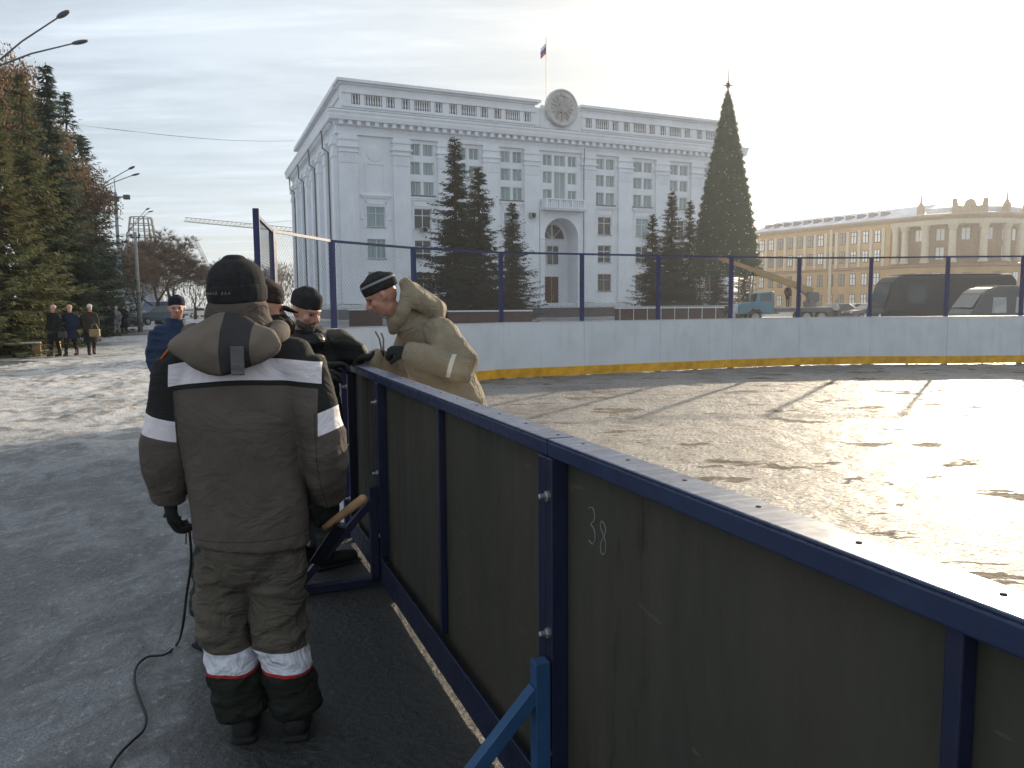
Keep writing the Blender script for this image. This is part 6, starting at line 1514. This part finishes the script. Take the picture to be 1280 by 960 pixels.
# ---------------------------------------------------------------- hooded man mostly hidden behind the back-turned man
f0 = gnd(264, 808); f1 = gnd(318, 790); O5 = V((f0.x+0.15, f0.y+.05, 0.012)); DG = cloth('dark_green_trousers', (0.030, 0.036, 0.032), 0.3)
J = dict(head=at(331, 386, 4.15), neck=at(330, 414, 4.17), chest=at(322, 480, 4.1), pel=at(296, 580, 3.95), hem=at(295, 612, 3.93), shL=at(292, 430, 4.05), shR=at(352, 440, 4.3), elL=at(290, 500, 3.9), elR=at(372, 500, 4.3), wrL=at(330, 540, 3.95), wrR=at(396, 466, 4.4),
         hipL=at(280, 592, 3.9), hipR=at(312, 592, 4.0), knL=at(268, 700, 3.72), knR=at(316, 690, 3.9), anL=V((f0.x, f0.y, 0.12)), anR=V((f1.x, f1.y, 0.12)), face=V((0.85, 0.45, -0.25)), toe=V((0.6, 0.8, 0)))
cfg = dict(origin=O5, vox=0.012, leg=[0.10, 0.10, 0.095, 0.09, 0.085], leg_m=DG, torso=[(0.20, 0.15), (0.21, 0.155), (0.21, 0.155), (0.21, 0.15), (0.19, 0.12), (0.12, 0.10)], arm=[0.085, 0.08, 0.072, 0.066, 0.05], jacket_m=BJ, hat=cloth('brown_leather_cap', (0.035, 0.024, 0.020)), handL=((0.5, 0.5, -0.6), (1, 0, 0), 1, 0.7), handR=((0.9, 0.4, 0.0), (0, 0, -1), -1, 0.7))
m5, garment, B5 = person('man in black with a fur hood, almost hidden behind the back-turned man', J, cfg)
mb = MB(); nk = J['neck']; loft(mb, [nk + V((-0.10, 0.05, 0.03)), nk + V((-0.02, -0.10, 0.02)), nk + V((0.09, -0.06, 0.03)), nk + V((0.13, 0.0, 0.02))], [0.055, 0.06, 0.06, 0.045], V((0, 0, 1)), 12, 4); garment('fur_hood', mb, cloth('black_fur', (0.02, 0.019, 0.018), 0.5, 3), 0.009, 1, [(0.02, (24, 24, 24), False)])
mb = MB(); c = J['head']; loft(mb, [c + B5 @ V((-0.05, 0.085, 0.03)), c + B5 @ V((0, 0.13, 0.022)), c + B5 @ V((0.05, 0.085, 0.03))], [(0.01, 0.03), (0.01, 0.045), (0.01, 0.03)], B5 @ V((0, 0, 1)), 12, 4); garment('cap_peak', mb, cfg['hat'], 0.006, 1)

# ---------------------------------------------------------------- walkers
def walker(px, py, h, coat_c, hat_c, label, yaw=0.0, stride=0.25, coat_len=0.45, group=None, leg_c=(0.015, 0.015, 0.018), k=1.0, rk=0):
    q = gnd(px, py); s = h/1.70; R_ = Matrix.Rotation(yaw, 3, 'Z')
    T = lambda x, y, z: V((q.x, q.y, 0.012)) + (R_ @ V((x, y, 0)))*s + V((0, 0, z*s))
    J = dict(head=T(0.01, -0.02, 1.57), neck=T(0, 0, 1.42), chest=T(0, 0, 1.22), pel=T(0, 0, 0.95), hem=T(0, 0, 0.95 - coat_len), shL=T(-0.17, 0, 1.36), shR=T(0.17, 0, 1.36), elL=T(-0.23, 0.03, 1.10), elR=T(0.23, 0.02, 1.10), wrL=T(-0.20, -0.12, 0.93), wrR=T(0.21, -0.10, 0.92),
             hipL=T(-0.09, 0, 0.88), hipR=T(0.09, 0, 0.88), knL=T(-0.09, -stride*0.4, 0.48), knR=T(0.09, stride*0.05, 0.47), anL=T(-0.09, -stride*.5, 0.10), anR=T(0.09, stride*0.5, 0.12), face=R_ @ V((0.05, -1, -0.05)), toe=R_ @ V((0, -1, 0)))
    nm = '%.2f_%.2f_%.2f' % coat_c; key = 'coat_' + nm.replace('.', '')
    if key not in MT: MT[key] = cloth('walker_coat', coat_c, 0.3)
    hk = 'hat_%.2f%.2f' % hat_c[:2]
    if hk not in MT: MT[hk] = cloth('walker_hat', hat_c, 0.3)
    lk = 'leg_%.2f' % leg_c[0]
    if lk not in MT: MT[lk] = cloth('walker_trousers', leg_c, 0.3)
    cfg = dict(origin=V((q.x, q.y, 0.012)), vox=0.026, leg=[0.09*k, 0.085, 0.065, 0.06, 0.055], leg_m=MT[lk], torso=[(0.235*k, 0.20*k), (0.20*k, 0.165*k), (0.185*k, 0.15*k), (0.19*k, 0.14*k), (0.16, 0.11), (0.09, 0.08)], arm=[0.075, 0.072, 0.066, 0.06, 0.048], jacket_m=MT[key], hat=MT[hk], handL=None, handR=None)
    return person(label, J, cfg, group)[0]
gg = 'people walking along the left pavement'
def bag(px, py, Y_off, label, c, s=1.0):
    q = gnd(px, py); t = thing('handbag', label, 'bag', (q.x, q.y - 0.1, 0.62)); m = mat('bag_%.2f' % c[0], c, 0.5)
    MB().box(-0.17*s, 0.17*s, -0.06, 0.06, 0, 0.26*s).build('pouch', m, t, bevel=0.03); MB().tube([(-0.12*s, 0, 0.26*s), (-0.06*s, 0, 0.42*s), (0.06*s, 0, 0.42*s), (0.12*s, 0, 0.26*s)], 0.012, 6).build('strap', m, t)
walker(70, 446, 1.66, (0.012, 0.014, 0.014), (0.55, 0.36, 0.32), 'leftmost walking woman, black coat and pale pink hat, beside the brown bin', -0.25, 0.15, 0.42, gg)
walker(90, 445, 1.66, (0.015, 0.022, 0.050), (0.55, 0.33, 0.30), 'middle walking woman in a navy coat and pink hat', 0.15, 0.45, 0.36, gg)
walker(115, 444, 1.68, (0.040, 0.032, 0.028), (0.62, 0.58, 0.54), 'rightmost of the three walking women, long dark brown coat and white hat', 0.55, 0.5, 0.50, gg)
bag(122, 444, 0, 'yellow brown bag hanging at the rightmost walking woman\'s side', (0.30, 0.20, 0.09))
bag(82, 446, 0, 'small dark bag between the two left walking women', (0.05, 0.04, 0.04), 0.8)
walker(138, 421, 1.72, (0.013, 0.014, 0.014), (0.03, 0.03, 0.03), 'person in a long black coat in front of the spruces, left of the couple', 0.3, 0.2, 0.55, gg)
walker(147, 420, 1.62, (0.20, 0.20, 0.21), (0.40, 0.40, 0.42), 'person in light grey between the two figures in black', 0.0, 0.2, 0.3, gg, (0.25, 0.25, 0.27))
walker(156, 417.5, 1.72, (0.013, 0.013, 0.016), (0.02, 0.02, 0.02), 'person in a long black coat just right of the tall grey mast', -0.1, 0.15, 0.58, gg, k=1.1)
q = at(985, 366, 62)
w = walker(985, 406, 1.75, (0.018, 0.018, 0.02), (0.02, 0.02, 0.022), 'crane operator in black standing on the bed of the blue boom truck', 0, 0.1, 0.1); w.location = V((q.x, 62, 1.2)); w['label'] = 'crane operator in black standing on the bed of the blue boom truck'
w = walker(1044, 402, 1.75, (0.55, 0.53, 0.52), (0.5, 0.45, 0.42), 'person in a pale jacket standing by the cars right of the boom truck', 0, 0.1, 0.1)

if HAZE:
    b = MB(); b.box(-402, 402, -82, 762, -1.05, 42); h = b.build('haze', mat('haze_m', (1, 1, 1)))
    m = bpy.data.materials.new('haze_air'); m.use_nodes = True; m.node_tree.nodes.clear()
    o_ = m.node_tree.nodes.new('ShaderNodeOutputMaterial'); v_ = m.node_tree.nodes.new('ShaderNodeVolumePrincipled')
    v_.inputs['Color'].default_value = (0.92, 0.94, 1.0, 1); v_.inputs['Density'].default_value = HAZE; v_.inputs['Anisotropy'].default_value = 0.6
    m.node_tree.links.new(v_.outputs[0], o_.inputs['Volume']); h.data.materials[0] = m; tag(h, kind='stuff')
